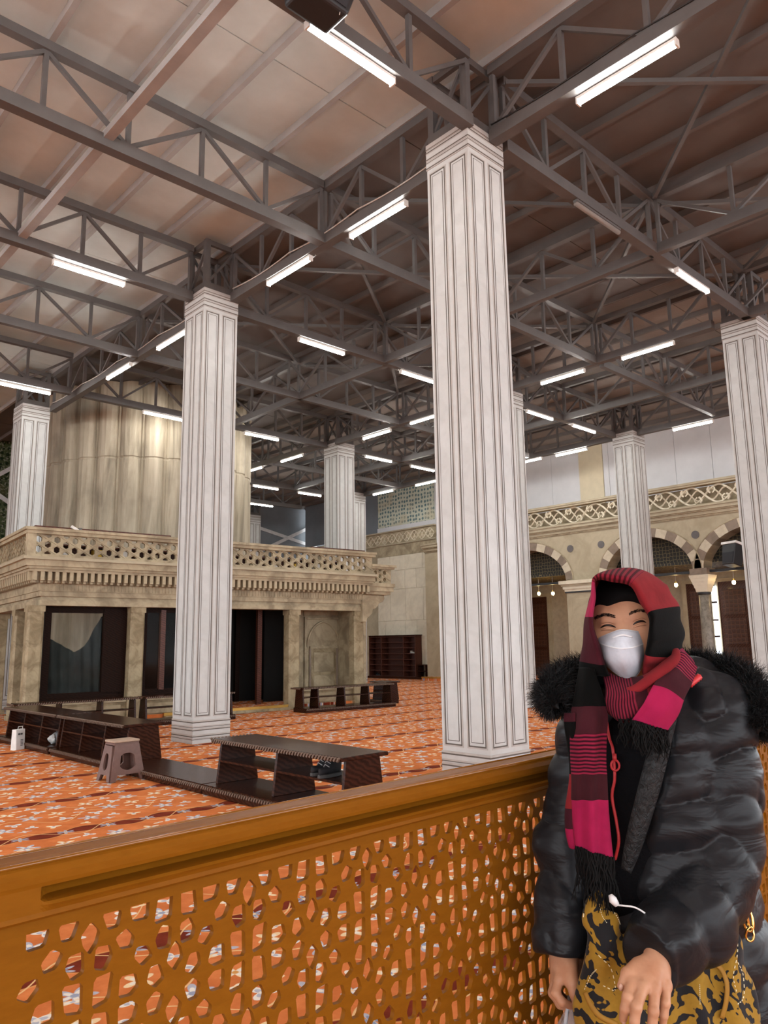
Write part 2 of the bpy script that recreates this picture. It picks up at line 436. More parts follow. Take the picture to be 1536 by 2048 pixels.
# ------------------------------------------------------------------ columns
CW, CH = .669, 7.61
def col_meshes():
    h = CW/2; D = {}
    D['shaft'] = MB().box((-h+.004, -h+.004, 0), (h-.004, h-.004, CH)).mesh('shaft', 'marble_white')
    for nm, sgn, z0 in (('base_moulding', 1, 0.), ('capital_moulding', -1, CH)):
        bands = [(0, .067, .004), (.067, .111, 0), (.111, .206, .003), (.206, .25, 0), (.25, .325, .004)]
        mb = MB()
        for a, b, e in bands:
            za, zb = sorted((z0+sgn*a, z0+sgn*b)); mb.box((-h-e, -h-e, za+.003), (h+e, h+e, zb-.003))
        D[nm] = mb.mesh(nm, 'marble_white')
        mb = MB(); ms = MB()
        for t, w in ((.067, .008), (.111, .014), (.206, .014), (.25, .008), (.325, .015)):
            z = z0+sgn*t; mb.box((-h-.0055, -h-.0055, z-w/2), (h+.0055, h+.0055, z+w/2))
            zs = z+sgn*w*1.2; ms.box((-h-.0048, -h-.0048, min(z, zs)-.004), (h+.0048, h+.0048, max(z, zs)+.012))
        D[nm+'_line'] = mb.mesh('line', 'line_dark'); D[nm+'_soft'] = ms.mesh('line', 'line_soft')
    def frame(x0, x1, z0, z1, w, y):
        return MB().box((x0, y, z0), (x0+w, h*0+y+.004, z1)).box((x1-w, y, z0), (x1, y+.004, z1)).box((x0+w, y, z0), (x1-w, y+.004, z0+w)).box((x0+w, y, z1-w), (x1-w, y+.004, z1))
    # a panel lies on the face y = -h
    pw = CW
    x0, x1 = -h+.075*pw, -h+.435*pw; i = .058*pw
    D['pf_soft'] = frame(x0-.018, x1+.018, .42-.016, CH-.42+.016, .030, -h+.0015).mesh('panel', 'line_soft')
    mb = frame(x0, x1, .42, CH-.42, .0145, -h+.0005); fr2 = frame(x0+i, x1-i, .463, CH-.463, .012, -h+.0005)
    mb.add(fr2.v, fr2.f); D['pf_dark'] = mb.mesh('panel', 'line_dark')
    D['pf_in'] = MB().box((x0+i+.007, -h+.0002, .47), (x1-i-.007, -h+.004, CH-.47)).mesh('panel', 'marble_white')
    return D
CD = col_meshes()
def column(x, y, label):
    t = empty('column', (x, y, 0)); tag(t, label, 'column', 'marble clad columns')
    link('shaft', CD['shaft'], t)
    for nm in ('base_moulding', 'capital_moulding'):
        b = link(nm, CD[nm], t); link('line', CD[nm+'_line'], b); link('line', CD[nm+'_soft'], b)
    for f in range(4):
        for s_ in (0, 1):
            p = link('panel', CD['pf_in'], t, rz=f*PI/2)
            if s_: p.location = Matrix.Rotation(f*PI/2, 3, 'Z') @ Vector((.49*CW, 0, 0))
            link('frame', CD['pf_dark'], p); link('frame', CD['pf_soft'], p)
    return t
COLS = [(0, 0, 'large white panelled marble column nearest the camera, in the middle of the hall'),
        (-.12, 5.83, 'white panelled marble column standing behind the dark stool, in front of the balcony'),
        (-.3, 14.4, 'white panelled column rising behind the left end of the stone balcony'),
        (8.27, -.11, 'white panelled column at the right edge behind the fur hood'),
        (8.11, 5.73, 'white panelled column mostly hidden just right behind the large nearest column'),
        (8.13, 12.18, 'white panelled column rising behind the right end of the stone balcony parapet'),
        (13.98, 5.61, 'white panelled column in front of the arcade, above the headscarf'),
        (13.6, 17.78, 'thin sliver of a far white column beside the tiled wall'),
        (13.3, 24.95, 'dim far column beside the white cross bracing')]
for c_ in COLS: column(*c_)

# ------------------------------------------------------------------ steel cages on the columns
ZB0, ZB1, ZT0, ZT1 = 7.50, 7.66, 8.42, 8.54
def cage():
    t = empty('steel_cage'); h = .27
    for sx in (-1, 1):
        for sy in (-1, 1): part('post', MB().box((sx*h-.045, sy*h-.045, 0), (sx*h+.045, sy*h+.045, ZT1-CH)), 'steel', t)
    H_ = ZT1-CH
    for f in range(4):
        R_ = Matrix.Rotation(f*PI/2, 4, 'Z')
        part('top_rail', MB().box((-h, -h-.03, H_-.09), (h, -h+.03, H_)).xf(R_), 'steel', t)
        part('bottom_rail', MB().box((-h-.045, -h-.05, .0), (h+.045, -h+.05, .12)).xf(R_), 'steel', t)
        part('brace', MB().bar((-h, -h, .1), (h, -h, H_-.08), .04, .04).xf(R_), 'steel', t)
    return t
cg = cage(); CN = ['on the nearest column', 'on the column behind the stool', 'on the column behind the balcony left end', 'on the column at the right edge', 'on the column hidden behind the nearest one', 'on the column behind the balcony right end', 'on the column in front of the arcade', 'on the far column by the tiled wall', 'on the dim far column']
for i, c_ in enumerate(COLS):
    o = cg if i == 0 else copy_tree(cg)
    o.location = (c_[0], c_[1], CH+.001)
    tag(o, 'square cage of grey steel posts '+CN[i], 'cage', 'steel cages on column tops')

# ------------------------------------------------------------------ trusses
UB = {}
def ubox(key, d, mat='steel'):
    k_ = (key,)+tuple(round(x, 3) for x in d)
    if k_ not in UB: UB[k_] = MB().cbox((0, 0, 0), d).mesh(key, mat)
    return UB[k_]
def truss(axis, pos, a, b, n, label, heavy=True, cat='truss'):
    """axis 'x': runs along x at y = pos; members are parts"""
    rz = 0 if axis == 'x' else PI/2
    t = empty('roof_truss', (a, pos, 0) if axis == 'x' else (pos, a, 0), rz); tag(t, label, cat, 'steel roof trusses')
    L = b-a
    w = .15 if heavy else .11
    link('bottom_chord', ubox('bottom_chord', (L, w, ZB1-ZB0)), t, (L/2, 0, (ZB0+ZB1)/2))
    link('top_chord', ubox('top_chord', (L, .12, ZT1-ZT0)), t, (L/2, 0, (ZT0+ZT1)/2))
    st = L/n
    hh = ZT0-ZB1
    for i in range(n+1):
        xx = min(max(i*st, .03), L-.03)
        link('vertical', ubox('vertical', (.055, .055, hh)), t, (xx, 0, (ZT0+ZB1)/2))
        if i < n:
            up = i % 2
            k_ = ('diag', round(st, 3), up)
            if k_ not in UB:
                p, q = ((-st/2, 0, -hh/2), (st/2, 0, hh/2)) if up else ((-st/2, 0, hh/2), (st/2, 0, -hh/2))
                UB[k_] = MB().bar(p, q, .05, .05).mesh('diagonal', 'steel')
            link('diagonal', UB[k_], t, ((i+.5)*st, 0, (ZT0+ZB1)/2))
    return t
g_ = ' with zigzag web'
truss('x', -.33, -8.2, -.3, 8, 'grey steel truss carrying the tube light beneath the hanging loudspeaker')
truss('x', -.33, .35, 7.85, 8, 'grey steel truss from nearest column to right edge column')
truss('x', 2.9, -8.2, .05, 8, 'grey steel truss crossing the bright roof boards at upper left')
truss('x', 2.9, .2, 7.7, 8, 'grey steel truss seen left of and behind the nearest column top', False)
truss('x', 5.95, -8.2, -.46, 8, 'grey steel truss running left from the column behind the stool')
truss('x', 5.95, .2, 7.7, 8, 'grey steel truss running right from the column behind the stool')
truss('x', 5.9, 8.45, 13.65, 6, 'grey steel truss running to the column in front of the arcade')
truss('x', 9.1, -8.2, .05, 8, 'grey steel truss second behind the stool column on the left', False)
truss('x', 9.1, .2, 7.7, 8, 'grey steel truss above the pier, left of the balcony right end column', False)
truss('x', 12.37, -8.2, -.1, 8, 'grey steel truss at the far left above the column behind the balcony')
truss('x', 12.37, .2, 7.75, 8, 'grey steel truss passing in front of the fluted pier')
truss('x', 12.25, 8.5, 13.7, 6, 'grey steel truss right of the column behind the balcony right end')
truss('x', 9.1, 8.0, 13.7, 6, 'thin grey truss behind the nearest column shaft', False)
truss('x', 2.9, 8.0, 13.7, 6, 'thin grey truss left of the right edge column', False)
truss('x', 18.3, 7.0, 13.3, 6, 'far grey truss left of the far column by the tiled wall')
truss('x', 21.5, 7.6, 13.7, 6, 'far grey truss above the white cross bracing')
truss('x', 15.3, 7.6, 13.7, 6, 'far thin grey truss between balcony column and tiled wall', False)
truss('x', 24.95, 7.6, 13.0, 6, 'farthest grey truss against the blue wall', False)
truss('y', .13, -7.5, -.35, 7, 'grey steel truss carrying the tube light at upper right')
truss('y', .13, .35, 5.5, 6, 'grey steel truss from nearest column back to the stool column')
truss('y', .1, 6.2, 14.05, 8, 'grey steel truss from the stool column back to the pier')
truss('y', 4.2, -.3, 5.9, 6, 'thin grey truss midway between nearest and right edge columns', False)
truss('y', 4.3, 6.0, 12.3, 6, 'thin grey truss midway over the balcony', False)
truss('y', 4.2, -7.5, -.4, 6, 'thin grey truss at the far upper right corner', False)
truss('y', 7.76, -7.5, -.2, 7, 'grey steel truss right of the right edge column')
truss('y', 7.76, .3, 5.4, 6, 'grey steel truss left of the right edge column with two tube lights')
truss('y', 7.76, 6.05, 11.85, 6, 'grey steel truss ahead of the column behind the balcony right end')
truss('y', 7.62, 12.5, 24.0, 11, 'grey steel truss beyond the balcony right end column')
truss('y', 10.9, -.3, 5.8, 6, 'thin grey truss right of the hidden column', False)
truss('y', 10.9, 6.0, 18.2, 11, 'thin grey truss far behind the nearest column', False)
truss('y', 13.95, -4.0, 5.3, 9, 'grey steel truss running right from the arcade column')
truss('y', 13.9, 5.95, 17.45, 11, 'grey steel truss along the arcade, left of its column')

# long flat tie along y below the left roof bay, and plan bracing rods at top chord height
tag(part('tie_bar', MB().box((-3.38, -8, 7.60), (-3.26, 12.3, 7.70)), 'purlin'), 'pale steel tie bar slanting across the bright roof at upper left', 'tie bar')
def rods(x0, x1, y0, y1, label):
    t = empty('cross_rods', ((x0+x1)/2, (y0+y1)/2, ZT0)); tag(t, label, 'brace', 'crossed bracing rods under the roof')
    dx, dy = (x1-x0)/2, (y1-y0)/2
    part('rod', MB().bar((-dx, -dy, 0), (dx, dy, 0), .06, .06), 'steel', t); part('rod', MB().bar((-dx, dy, -.055), (dx, -dy, -.055), .06, .06), 'steel', t)
rods(.3, 4.1, -4.0, -.45, 'crossed bracing rods above the tube light at upper right')
rods(4.3, 7.6, -4.0, -.45, 'crossed bracing rods at the right edge of the roof')
rods(.45, 4.1, -.2, 2.8, 'crossed bracing rods just right of the nearest column top')
rods(4.3, 7.6, -.2, 2.8, 'crossed bracing rods left of the right edge column top')
rods(.3, 4.1, 3.0, 5.8, 'crossed bracing rods just left of the nearest column')
rods(4.3, 7.6, 3.0, 5.8, 'crossed bracing rods right of the nearest column, above two tube lights')
rods(.3, 4.1, 6.1, 9.0, 'crossed bracing rods right of the stool column top')
rods(4.4, 7.6, 6.1, 9.0, 'crossed bracing rods left of the nearest column at half height')

# ------------------------------------------------------------------ tube lights
tl_body = MB().box((-.575, -.035, .02), (.575, .035, .055)).mesh('housing', 'fixture')
tb = MB().tube([(-.57, 0, 0), (.57, 0, 0)], .034, 10); tl_tube = tb.mesh('tube', 'tube', True)
tl_cap = MB().box((-.01, -.038, -.036), (.01, .038, .055)).mesh('end_cap', 'fixture')
def lamp(x, y, ax, label, z=7.44):
    t = empty('tube_light', (x, y, z), 0 if ax == 'x' else PI/2); tag(t, label, 'light', 'tube lights under the trusses')
    link('housing', tl_body, t); link('tube', tl_tube, t); link('end_cap', tl_cap, t, (-.575, 0, 0)); link('end_cap', tl_cap, t, (.575, 0, 0))
A1 = 'lit white tube light '
LAMPS = [(-2.12, -.32, 'x', A1+'next to the hanging loudspeaker at the top'), (.21, -2.07, 'y', A1+'at upper right, right of the nearest column'),
 (.17, 1.78, 'y', A1+'touching the left side of the nearest column, upper'), (.12, 3.84, 'y', A1+'between nearest column and stool column, lower of two'),
 (.06, 7.63, 'y', A1+'touching the left side of the stool column top'), (.03, 9.97, 'y', A1+'left of the stool column, lower of the slanting pair'),
 (-2.23, 6.02, 'x', A1+'on the truss left of the stool column'), (2.49, 5.96, 'x', A1+'right of the stool column at capital height'),
 (5.27, 5.93, 'x', A1+'meeting the left side of the nearest column shaft'), (5.40, -.38, 'x', A1+'just left of the right edge column top'),
 (7.74, 1.68, 'y', A1+'left of the right edge column capital'), (7.75, 3.77, 'y', A1+'just right of the nearest column, upper of the pair'),
 (-1.13, 12.42, 'x', A1+'at the left edge above the balcony column'), (2.33, 12.36, 'x', A1+'in front of the fluted pier'),
 (9.82, 5.87, 'x', A1+'right of nearest column, left of two before the arcade column'), (11.87, 5.82, 'x', A1+'touching the left of the arcade column top'),
 (13.97, 3.62, 'y', A1+'right of the arcade column'), (13.95, 7.59, 'y', A1+'left of the arcade column against the grey boards'),
 (5.38, 12.37, 'x', A1+'just right of the stool column over the pier edge'), (7.73, 8.06, 'y', A1+'half hidden by the left side of the nearest column, mid height'),
 (7.78, 10.07, 'y', A1+'above right of the balcony right end column'), (7.59, 13.91, 'y', A1+'left of the balcony right end column top'),
 (7.56, 16.11, 'y', A1+'beside the right edge of the fluted pier, small'), (9.57, 18.29, 'x', A1+'small, far behind the balcony, upper left'),
 (11.68, 18.29, 'x', A1+'small, far, touching the balcony right end column on its left'), (11.53, 21.46, 'x', A1+'farthest and lowest, above the white cross bracing'),
 (9.81, 12.2, 'x', A1+'right of the balcony right end column top'), (11.91, 12.23, 'x', A1+'far, left beside the nearest column, second from the tiles'),
 (13.77, 13.8, 'y', A1+'far, half hidden by the nearest column above the tiles'), (13.74, 16.17, 'y', A1+'far, above the left edge of the tiled wall'),
 (13.86, 9.24, 'y', A1+'sliver of light right behind the nearest column')]
for l_ in LAMPS: lamp(*l_)
# the same rows of lights go on behind the camera
for i, (x_, y_, a_) in enumerate([(-4.6, -.32, 'x'), (-6.9, -.32, 'x'), (-4.9, 6.0, 'x'), (-7.9, 1.8, 'y'), (-7.9, -2.1, 'y'), (-7.9, -5.0, 'y'), (-5.2, -6.2, 'x'),  (-7.9, 9.5, 'y')]):
    lamp(x_, y_, a_, A1+'outside the view, %s in the rows behind the camera' % ['first', 'second', 'third', 'fourth', 'fifth', 'sixth', 'seventh', 'eighth', 'ninth', 'tenth', 'eleventh', 'twelfth'][i])
t = empty('unlit_tube_light', (2.48, -.36, 7.44)); tag(t, 'unlit brown tube fixture on the truss right of the nearest column', 'light')
part('housing', MB().box((-.575, -.035, .02), (.575, .035, .055)), 'steel', t); part('dead_tube', MB().tube([(-.57, 0, 0), (.57, 0, 0)], .034, 10), 'deck_mid', t, True)
# cables lying along the chords
def cable(pts, r, label, mat='cable'):
    tag(part('cable', MB().tube(pts, r, 5), mat, smooth=True), label, 'cable')
def sag(p, q, n, dz):
    out = []
    for i in range(n*6+1):
        t = i/(n*6); out.append((p[0]+(q[0]-p[0])*t, p[1]+(q[1]-p[1])*t, p[2]+(q[2]-p[2])*t-dz*math.sin(PI*(t*n % 1.0))))
    return out
cable(sag((.045, .4, 7.70), (.045, 5.4, 7.70), 3, .05), .011, 'loose pale cable along the truss from nearest column to stool column')
cable(sag((.02, 6.2, 7.70), (.02, 14, 7.70), 4, .05), .011, 'loose pale cable along the truss beyond the stool column')
cable(sag((.045, -.4, 7.69), (.045, -6, 7.69), 3, .04), .010, 'dark cable along the truss at upper right', 'cable_dark')
# ------------------------------------------------------------------ loudspeaker under the roof
def rounded_box(w, d, h): return MB().taper((0, 0, 0), (w*.86, d*.8), (0, 0, h), (w, d))
t = empty('loudspeaker', (-2.80, -.60, 7.33)); tag(t, 'black loudspeaker hanging from the roof truss at the top', 'speaker')
part('cabinet', MB().taper((0, 0, 0), (.50, .34), (.06, -.02, .74), (.86, .46)), 'black_plastic', t, bevel=.035, seg=3)
part('grille', MB().taper((.0, -.172, .05), (.42, .02), (.055, -.235, .68), (.74, .02)), 'speaker_grille', t)
part('bracket', MB().bar((0, .1, .6), (0, .25, 1.1), .06, .04), 'steel', t)
part('badge', MB().cbox((-.2, -.185, .10), (.05, .012, .03)), 'fixture', t)
part('hanger_wire', MB().tube([(.16, -.14, -.03), (.2, -.15, .2), (.2, .1, .9)], .004, 5), 'cable', t)

# ------------------------------------------------------------------ right side: arcade wall at x = 16.5
AX = 16.5
def arch_pts(y0, y1, zs, za, n=14):
    """pointed arch from (y0, zs) over the apex to (y1, zs)"""
    yc_ = (y0+y1)/2; out = []
    for i in range(n+1):
        a = i/n; ang = a*PI/2*.93
        out.append((y0+(yc_-y0)*(1-math.cos(ang))/(1-math.cos(PI/2*.93)), zs+(za-zs)*math.sin(ang)/math.sin(PI/2*.93)))
    return out+[(2*yc_-p[0], p[1]) for p in reversed(out[:-1])]
ARCH = [(1.7, 4.78, 3.62, 4.82), (5.12, 8.12, 3.62, 4.82), (9.72, 12.86, 3.62, 4.82)]
FL = .15
poly = [(-4.0, 5.24), (-4.0, FL), (1.2, FL), (1.2, 3.62)]
poly += arch_pts(*ARCH[0]); poly += arch_pts(*ARCH[1]); poly += [(8.12, FL), (9.72, FL)]; poly += arch_pts(*ARCH[2]); poly += [(12.86, FL), (16.6, FL), (16.6, 5.24)]
wr = struct(part('wall_right', MB().prism(poly, AX, AX+.55, 'x'), 'wall_stone'), 'cream stone arcade wall with striped pointed arches')
for ai, (y0, y1, zs, za) in enumerate(ARCH):
    inner = arch_pts(y0, y1, zs, za); th = .30; n = len(inner); seg = 2
    yc_ = (y0+y1)/2
    def outp(i):
        p = inner[i]; a = inner[max(i-1, 0)]; b = inner[min(i+1, n-1)]
        d = Vector((b[0]-a[0], b[1]-a[1])).normalized(); return (p[0]-d.y*th, p[1]+d.x*th)
    for k_ in range(0, n-1, seg):
        idx = list(range(k_, min(k_+seg, n-1)+1))
        pl = [inner[i] for i in idx]+[outp(i) for i in reversed(idx)]
        part('voussoir', MB().prism(pl, AX-.03, AX+.57, 'x'), 'vouss_light' if (k_//seg) % 2 else 'vouss_brown', wr, bevel=.006)
    rim = [outp(i) for i in range(n)]
    part('arch_moulding', MB().tube([(AX-.02, p[0], p[1]) for p in rim], .022, 6), 'stone_beige', wr)
    part('impost', MB().box((AX-.01, 4.80, 3.60), (AX+.5, 5.10, 4.15)), 'vouss_brown', wr) if ai == 0 else None
    part('tie_beam', MB().box((AX+.16, y0-.1, 3.52), (AX+.3, y1+.1, 3.60)), 'black_plastic', wr)
for y_, z_ in ((9.48, 4.72), (8.25, 4.74), (4.95, 4.70), (13.1, 4.72)):
    part('roundel', MB().tube([(AX-.025, y_, z_), (AX+.02, y_, z_)], .125, 20), 'roundel', wr)
for z0, z1, e, mt in ((5.24, 5.29, .05, 'stone_beige'), (5.29, 5.38, .10, 'wall_stone'), (5.38, 5.42, .16, 'stone_beige'), (5.42, 5.52, .22, 'wall_stone'), (5.52, 5.57, .27, 'wall_stone')):
    part('cornice', MB().box((AX-e, -4, z0), (AX+.6, 16.6, z1)), mt, wr)
# openwork parapet of the gallery: scrolls of pierced stone
sc = MB()
def scroll_run(mb, y0, y1, z0, z1, per, xx, w):
    n = int(round((y1-y0)/per)); zc = (z0+z1)/2; A = (z1-z0)/2-.03
    N = n*16
    for ph in (0, PI):
        for amp, k2 in ((A, 1), (A*.62, 2)):
            mb.tube([(xx+(.012 if ph else 0)+.006*k2, y0+(y1-y0)*i/N, zc+amp*math.sin(2*PI*i/16*k2*.5+ph)) for i in range(N+1)], w*(1 if k2 == 1 else .8), 4, flat=.7)
    for j in range(n*2):
        yy = y0+(j+.5)*per/2; s_ = 1 if j % 2 else -1
        for sg in (-1, 1):
            mb.tube([(xx-.004, yy+sg*(.03+.10*math.sin(a*.9))*per, zc+s_*A*(.15+.7*a/3.1)) for a in [i*.31 for i in range(11)]], w*.75, 4, flat=.7)
scroll_run(sc, -4, 13.0, 5.58, 6.18, .85, AX-.12, .045)
pr = struct(empty('trim_1', (0, 0, 0)), 'pierced scrollwork stone parapet above the arcade')
o = part('scrollwork', sc, 'marble_cream', pr); o['kind'] = 'stuff'
part('cap', MB().box((AX-.26, -4, 6.18), (AX+.02, 13.0, 6.24)).box((AX-.30, -4, 6.24), (AX+.06, 13.0, 6.31)), 'wall_stone', pr)
part('foot_rail', MB().box((AX-.2, -4, 5.565), (AX-.02, 13.0, 5.60)), 'wall_stone', pr)
part('backing', MB().box((AX+.25, -4, 5.57), (AX+.28, 13, 6.2)), 'stone_beige', pr)
# grey boards above
wu = struct(empty('wall_upper_right', (AX+.75, 0, 5.55)), 'grey boarding above the arcade')
ys = [-4+1.22*i for i in range(11)]+[8.42, 9.4]+[9.4+1.2*i for i in range(1, 7)]
ys = sorted(set(round(v, 2) for v in ys if not 8.5 < v < 9.35))
for a, b in zip(ys[:-1], ys[1:]):
    cream = abs(a-8.42) < .05
    part('panel', MB().box((0 if not cream else -.03, a+.006, 0), (.05, b-.006, 3.05)), 'board_cream' if cream else 'board', wu)
part('backing', MB().box((.05, -4, 0), (.1, 16.6, 3.05)), 'board', wu)
# gallery behind the arches
struct(part('floor_gallery', MB().box((AX-.35, -4, 0.0), (21.5, 16.6, .15)), 'carpet'), 'raised carpeted gallery floor')
struct(part('trim_2', MB().box((AX-.37, -4, .10), (AX-.34, 16.6, .155)), 'gold'), 'gold edging strip of the gallery step')
struct(part('ceiling_gallery', MB().box((AX+.55, -4, 3.86), (20.2, 16.6, 3.95)), 'soffit'), 'dark patterned gallery soffit')
struct(part('wall_soffit', MB().box((AX+.95, -4, 3.86), (AX+1.05, 16.6, 5.5)), 'soffit'), 'dark patterned panel seen above the arcade tie beams')
wb = struct(part('wall_gallery', MB().box((19.7, -4, .15), (20.0, 16.6, 3.9)), 'wall_plain'), 'plain back wall of the gallery')
def gdoor(idx, y0, y1, z1, label):
    d = struct(part('door_%d' % idx, MB().box((19.6, y0, .15), (19.72, y1, z1)), 'door_wood'), label)
    n = 3
    for i in range(n):
        a = .35+(z1-.5)*i/n; b = .35+(z1-.5)*(i+1)/n-.12
        part('panel', MB().box((19.575, y0+.12, a), (19.6, y1-.12, b)), 'door_carved', d)
    part('frame', MB().box((19.56, y0-.16, .15), (19.74, y0, z1+.12)).box((19.56, y1, .15), (19.74, y1+.16, z1+.12)).box((19.56, y0, z1), (19.74, y1, z1+.12)), 'wall_stone', d)
gdoor(1, 12.72, 13.8, 3.3, 'dark carved wooden door left behind the arcade')
gdoor(2, 5.98, 6.85, 3.42, 'dark carved shutter left of the bright window slit')
gdoor(3, 4.75, 5.72, 3.42, 'dark carved shutter right of the bright window slit')
w1 = struct(part('window_1', MB().box((19.50, 5.76, 1.0), (19.54, 5.92, 3.28)), 'day_pane'), 'bright daylight slit between dark shutters')
for z_ in (1.55, 2.1, 2.7): part('glazing_bar', MB().box((19.47, 5.75, z_), (19.50, 5.93, z_+.06)), 'dark_wood', w1)
# arcade column, capitals, pilaster
def stepped(c, levels, mat, parent, nm):
    mb = MB()
    for z0, z1, w in levels: mb.box((c[0]-w, c[1]-w, z0), (c[0]+w, c[1]+w, z1))
    return part(nm, mb, mat, parent, bevel=.008)
t = empty('arcade_column', (AX+.26, 4.95, .15)); tag(t, 'grey granite arcade column between dark shutters with carved capital', 'column')
part('shaft', MB().lathe([(.20, .12), (.19, .2), (.175, 1.3), (.165, 2.72)], 20), 'column_granite', t, True)
part('base', MB().box((-.25, -.25, 0), (.25, .25, .08)).lathe([(.24, .08), (.24, .12)], 16), 'vouss_light', t)
part('neck_ring', MB().lathe([(.18, 2.70), (.20, 2.72), (.20, 2.76), (.18, 2.78)], 20), 'black_plastic', t)
mb = MB()
for i, (w, z0, z1) in enumerate(((.19, 2.78, 2.9), (.22, 2.9, 3.0), (.25, 3.0, 3.1), (.28, 3.1, 3.2), (.31, 3.2, 3.3))):
    mb.taper((0, 0, z0), (w*2-.04, w*2-.04), (0, 0, z1), (w*2, w*2))
part('capital', mb, 'marble_cream', t)
part('abacus', MB().box((-.30, -.27, 3.3), (.30, .27, 3.5)), 'vouss_brown', t)
t = empty('pilaster', (AX-.02, 8.92, .15)); tag(t, 'cream stone pilaster with stepped moulded cap left of the headscarf', 'pilaster')
part('shaft', MB().box((-.12, -.72, 0), (0, .72, 3.0)), 'wall_stone', t)
part('panel', MB().box((-.135, -.5, .3), (-.12, .5, 2.8)), 'wall_stone', t, bevel=.01)
for i, (z0, z1, w, e, mt) in enumerate(((3.0, 3.05, .76, .16, 'black_plastic'), (3.05, 3.13, .78, .16, 'marble_cream'), (3.13, 3.23, .82, .2, 'marble_cream'), (3.23, 3.30, .86, .24, 'wall_stone'), (3.30, 3.42, .92, .3, 'marble_cream'))):
    part('cap_moulding', MB().box((-e, -w, z0), (0, w, z1)), mt, t)
# hanging bulbs
for i, (y_, z_, lb) in enumerate(((11.62, 3.29, 'leftmost bare bulb hanging behind the arcade'), (10.99, 3.26, 'second bare bulb from the left behind the arcade'), (6.19, 3.26, 'bare bulb hanging right beside the headscarf'), (4.32, 3.22, 'bare bulb hanging below the arcade loudspeaker'))):
    t = empty('hanging_bulb', (17.5, y_, z_)); tag(t, lb, 'bulb', 'hanging bulbs in the gallery')
    part('bulb', MB().sphere((0, 0, 0), (.055, .055, .07), 12, 8), 'bulb', t, True)
    part('socket', MB().lathe([(.03, .05), (.028, .12)], 10), 'brass', t); part('wire', MB().tube([(0, 0, .11), (0, 0, 3.86-z_)], .009, 5), 'cable', t)
t = empty('wall_speaker', (16.0, 3.72, 3.60)); tag(t, 'black loudspeaker tilted on the arcade tie beam at right', 'speaker')
R_ = Matrix.Rotation(-.35, 4, 'Z') @ Matrix.Rotation(.25, 4, 'Y')
part('cabinet', MB().taper((0, 0, 0), (.36, .42), (0, 0, .62), (.42, .5)).xf(R_), 'black_plastic', t, bevel=.02)
part('grille', MB().taper((-.185, 0, .05), (.02, .36), (-.21, 0, .36), (.02, .40)).xf(R_), 'speaker_grille', t)
part('top_cover', MB().cbox((0, 0, .65), (.46, .54, .07)).xf(R_), 'white_paper', t)
part('bracket', MB().bar((.1, .05, .1), (.62, .15, -.02), .06, .04), 'black_plastic', t)

# ------------------------------------------------------------------ far marble wall face, tiles, band
MX = 17.3
mw = struct(part('wall_marble', MB().box((MX, 16.6, 0), (20.5, 20.4, 5.9)), 'marble_cream'), 'cream marble slab wall behind the tall shelf')
zc_ = [0, 1.21, 2.5, 3.9, 4.75, 5.42]
for i in range(5):
    yy = [16.62, 17.49, 18.57, 19.54, 20.38] if i % 2 == 0 else [16.62, 17.9, 18.6, 19.9, 20.38]
    for a, b in zip(yy[:-1], yy[1:]):
        part('slab', MB().box((MX-.03-random.uniform(0, .006), a+.006, zc_[i]+.006), (MX, b-.006, zc_[i+1]-.006)), 'marble_cream', mw, bevel=.004)
part('dark_course', MB().box((MX-.05, 16.6, 5.42), (MX, 20.4, 5.94)), 'stone_beige', mw)
cb = MB()
scroll_run(cb, 16.7, 21.0, 5.98, 6.46, .5, MX-.10, .026)
o = part('carved_band', cb, 'marble_cream', mw); o['kind'] = 'stuff'
part('band_backing', MB().box((MX-.08, 16.6, 5.94), (MX+.05, 21.2, 6.5)), 'stone_beige', mw)
part('band_cap', MB().box((MX-.22, 16.6, 6.5), (MX+.05, 21.2, 6.56)).box((MX-.16, 16.6, 5.92), (MX, 21.2, 5.97)), 'wall_stone', mw)
part('tile_field', MB().box((MX+.02, 16.8, 6.80), (MX+.1, 20.35, 8.6)), 'tile_wall', mw)
part('tile_border', MB().box((MX+.01, 16.6, 6.5), (MX+.1, 20.4, 6.80)), 'board', mw)
part('side_board', MB().box((MX+.05, 20.38, 6.5), (MX+.12, 26, 8.65)), 'board_blue', mw)
part('side_board', MB().box((MX+.3, 20.6, 0), (MX+.4, 26, 6.5)), 'wall_stone', mw)
part('grey_board', MB().box((MX+.1, 16.5, 5.5), (MX+.2, 16.9, 8.65)), 'board', mw)
part('brass_strip', MB().box((MX-.06, 16.6, 1.2), (MX-.03, 16.66, 5.3)), 'gold', mw)

# ------------------------------------------------------------------ fluted pier
def fluted(c, r, z0, z1, n, mat):
    ring = []
    for k_ in range(n):
        for f, e in ((0, 1.0), (.06, .985), (.14, 1.004), (.3, 1.022), (.5, 1.03), (.7, 1.022), (.86, 1.004), (.94, .985)):
            a = 2*PI*(k_+f)/n; ring.append((math.cos(a)*r*e, math.sin(a)*r*e))
    rows = []
    for z, s_ in ((z0, 1.0), (6.48, 1.0), (6.50, .992), (6.54, .992), (6.56, 1.0), (z1, 1.0)): rows.append([(p[0]*s_, p[1]*s_, z) for p in ring])
    return MB().grid(rows, cv=True)
pier = empty('fluted_pier', (3.75, 16.0, 0)); tag(pier, 'huge round fluted stone pier behind the balcony', 'pier')
part('shaft', fluted((0, 0), 2.98, 0, 8.64, 30, 'pier_stone'), 'pier_stone', pier)

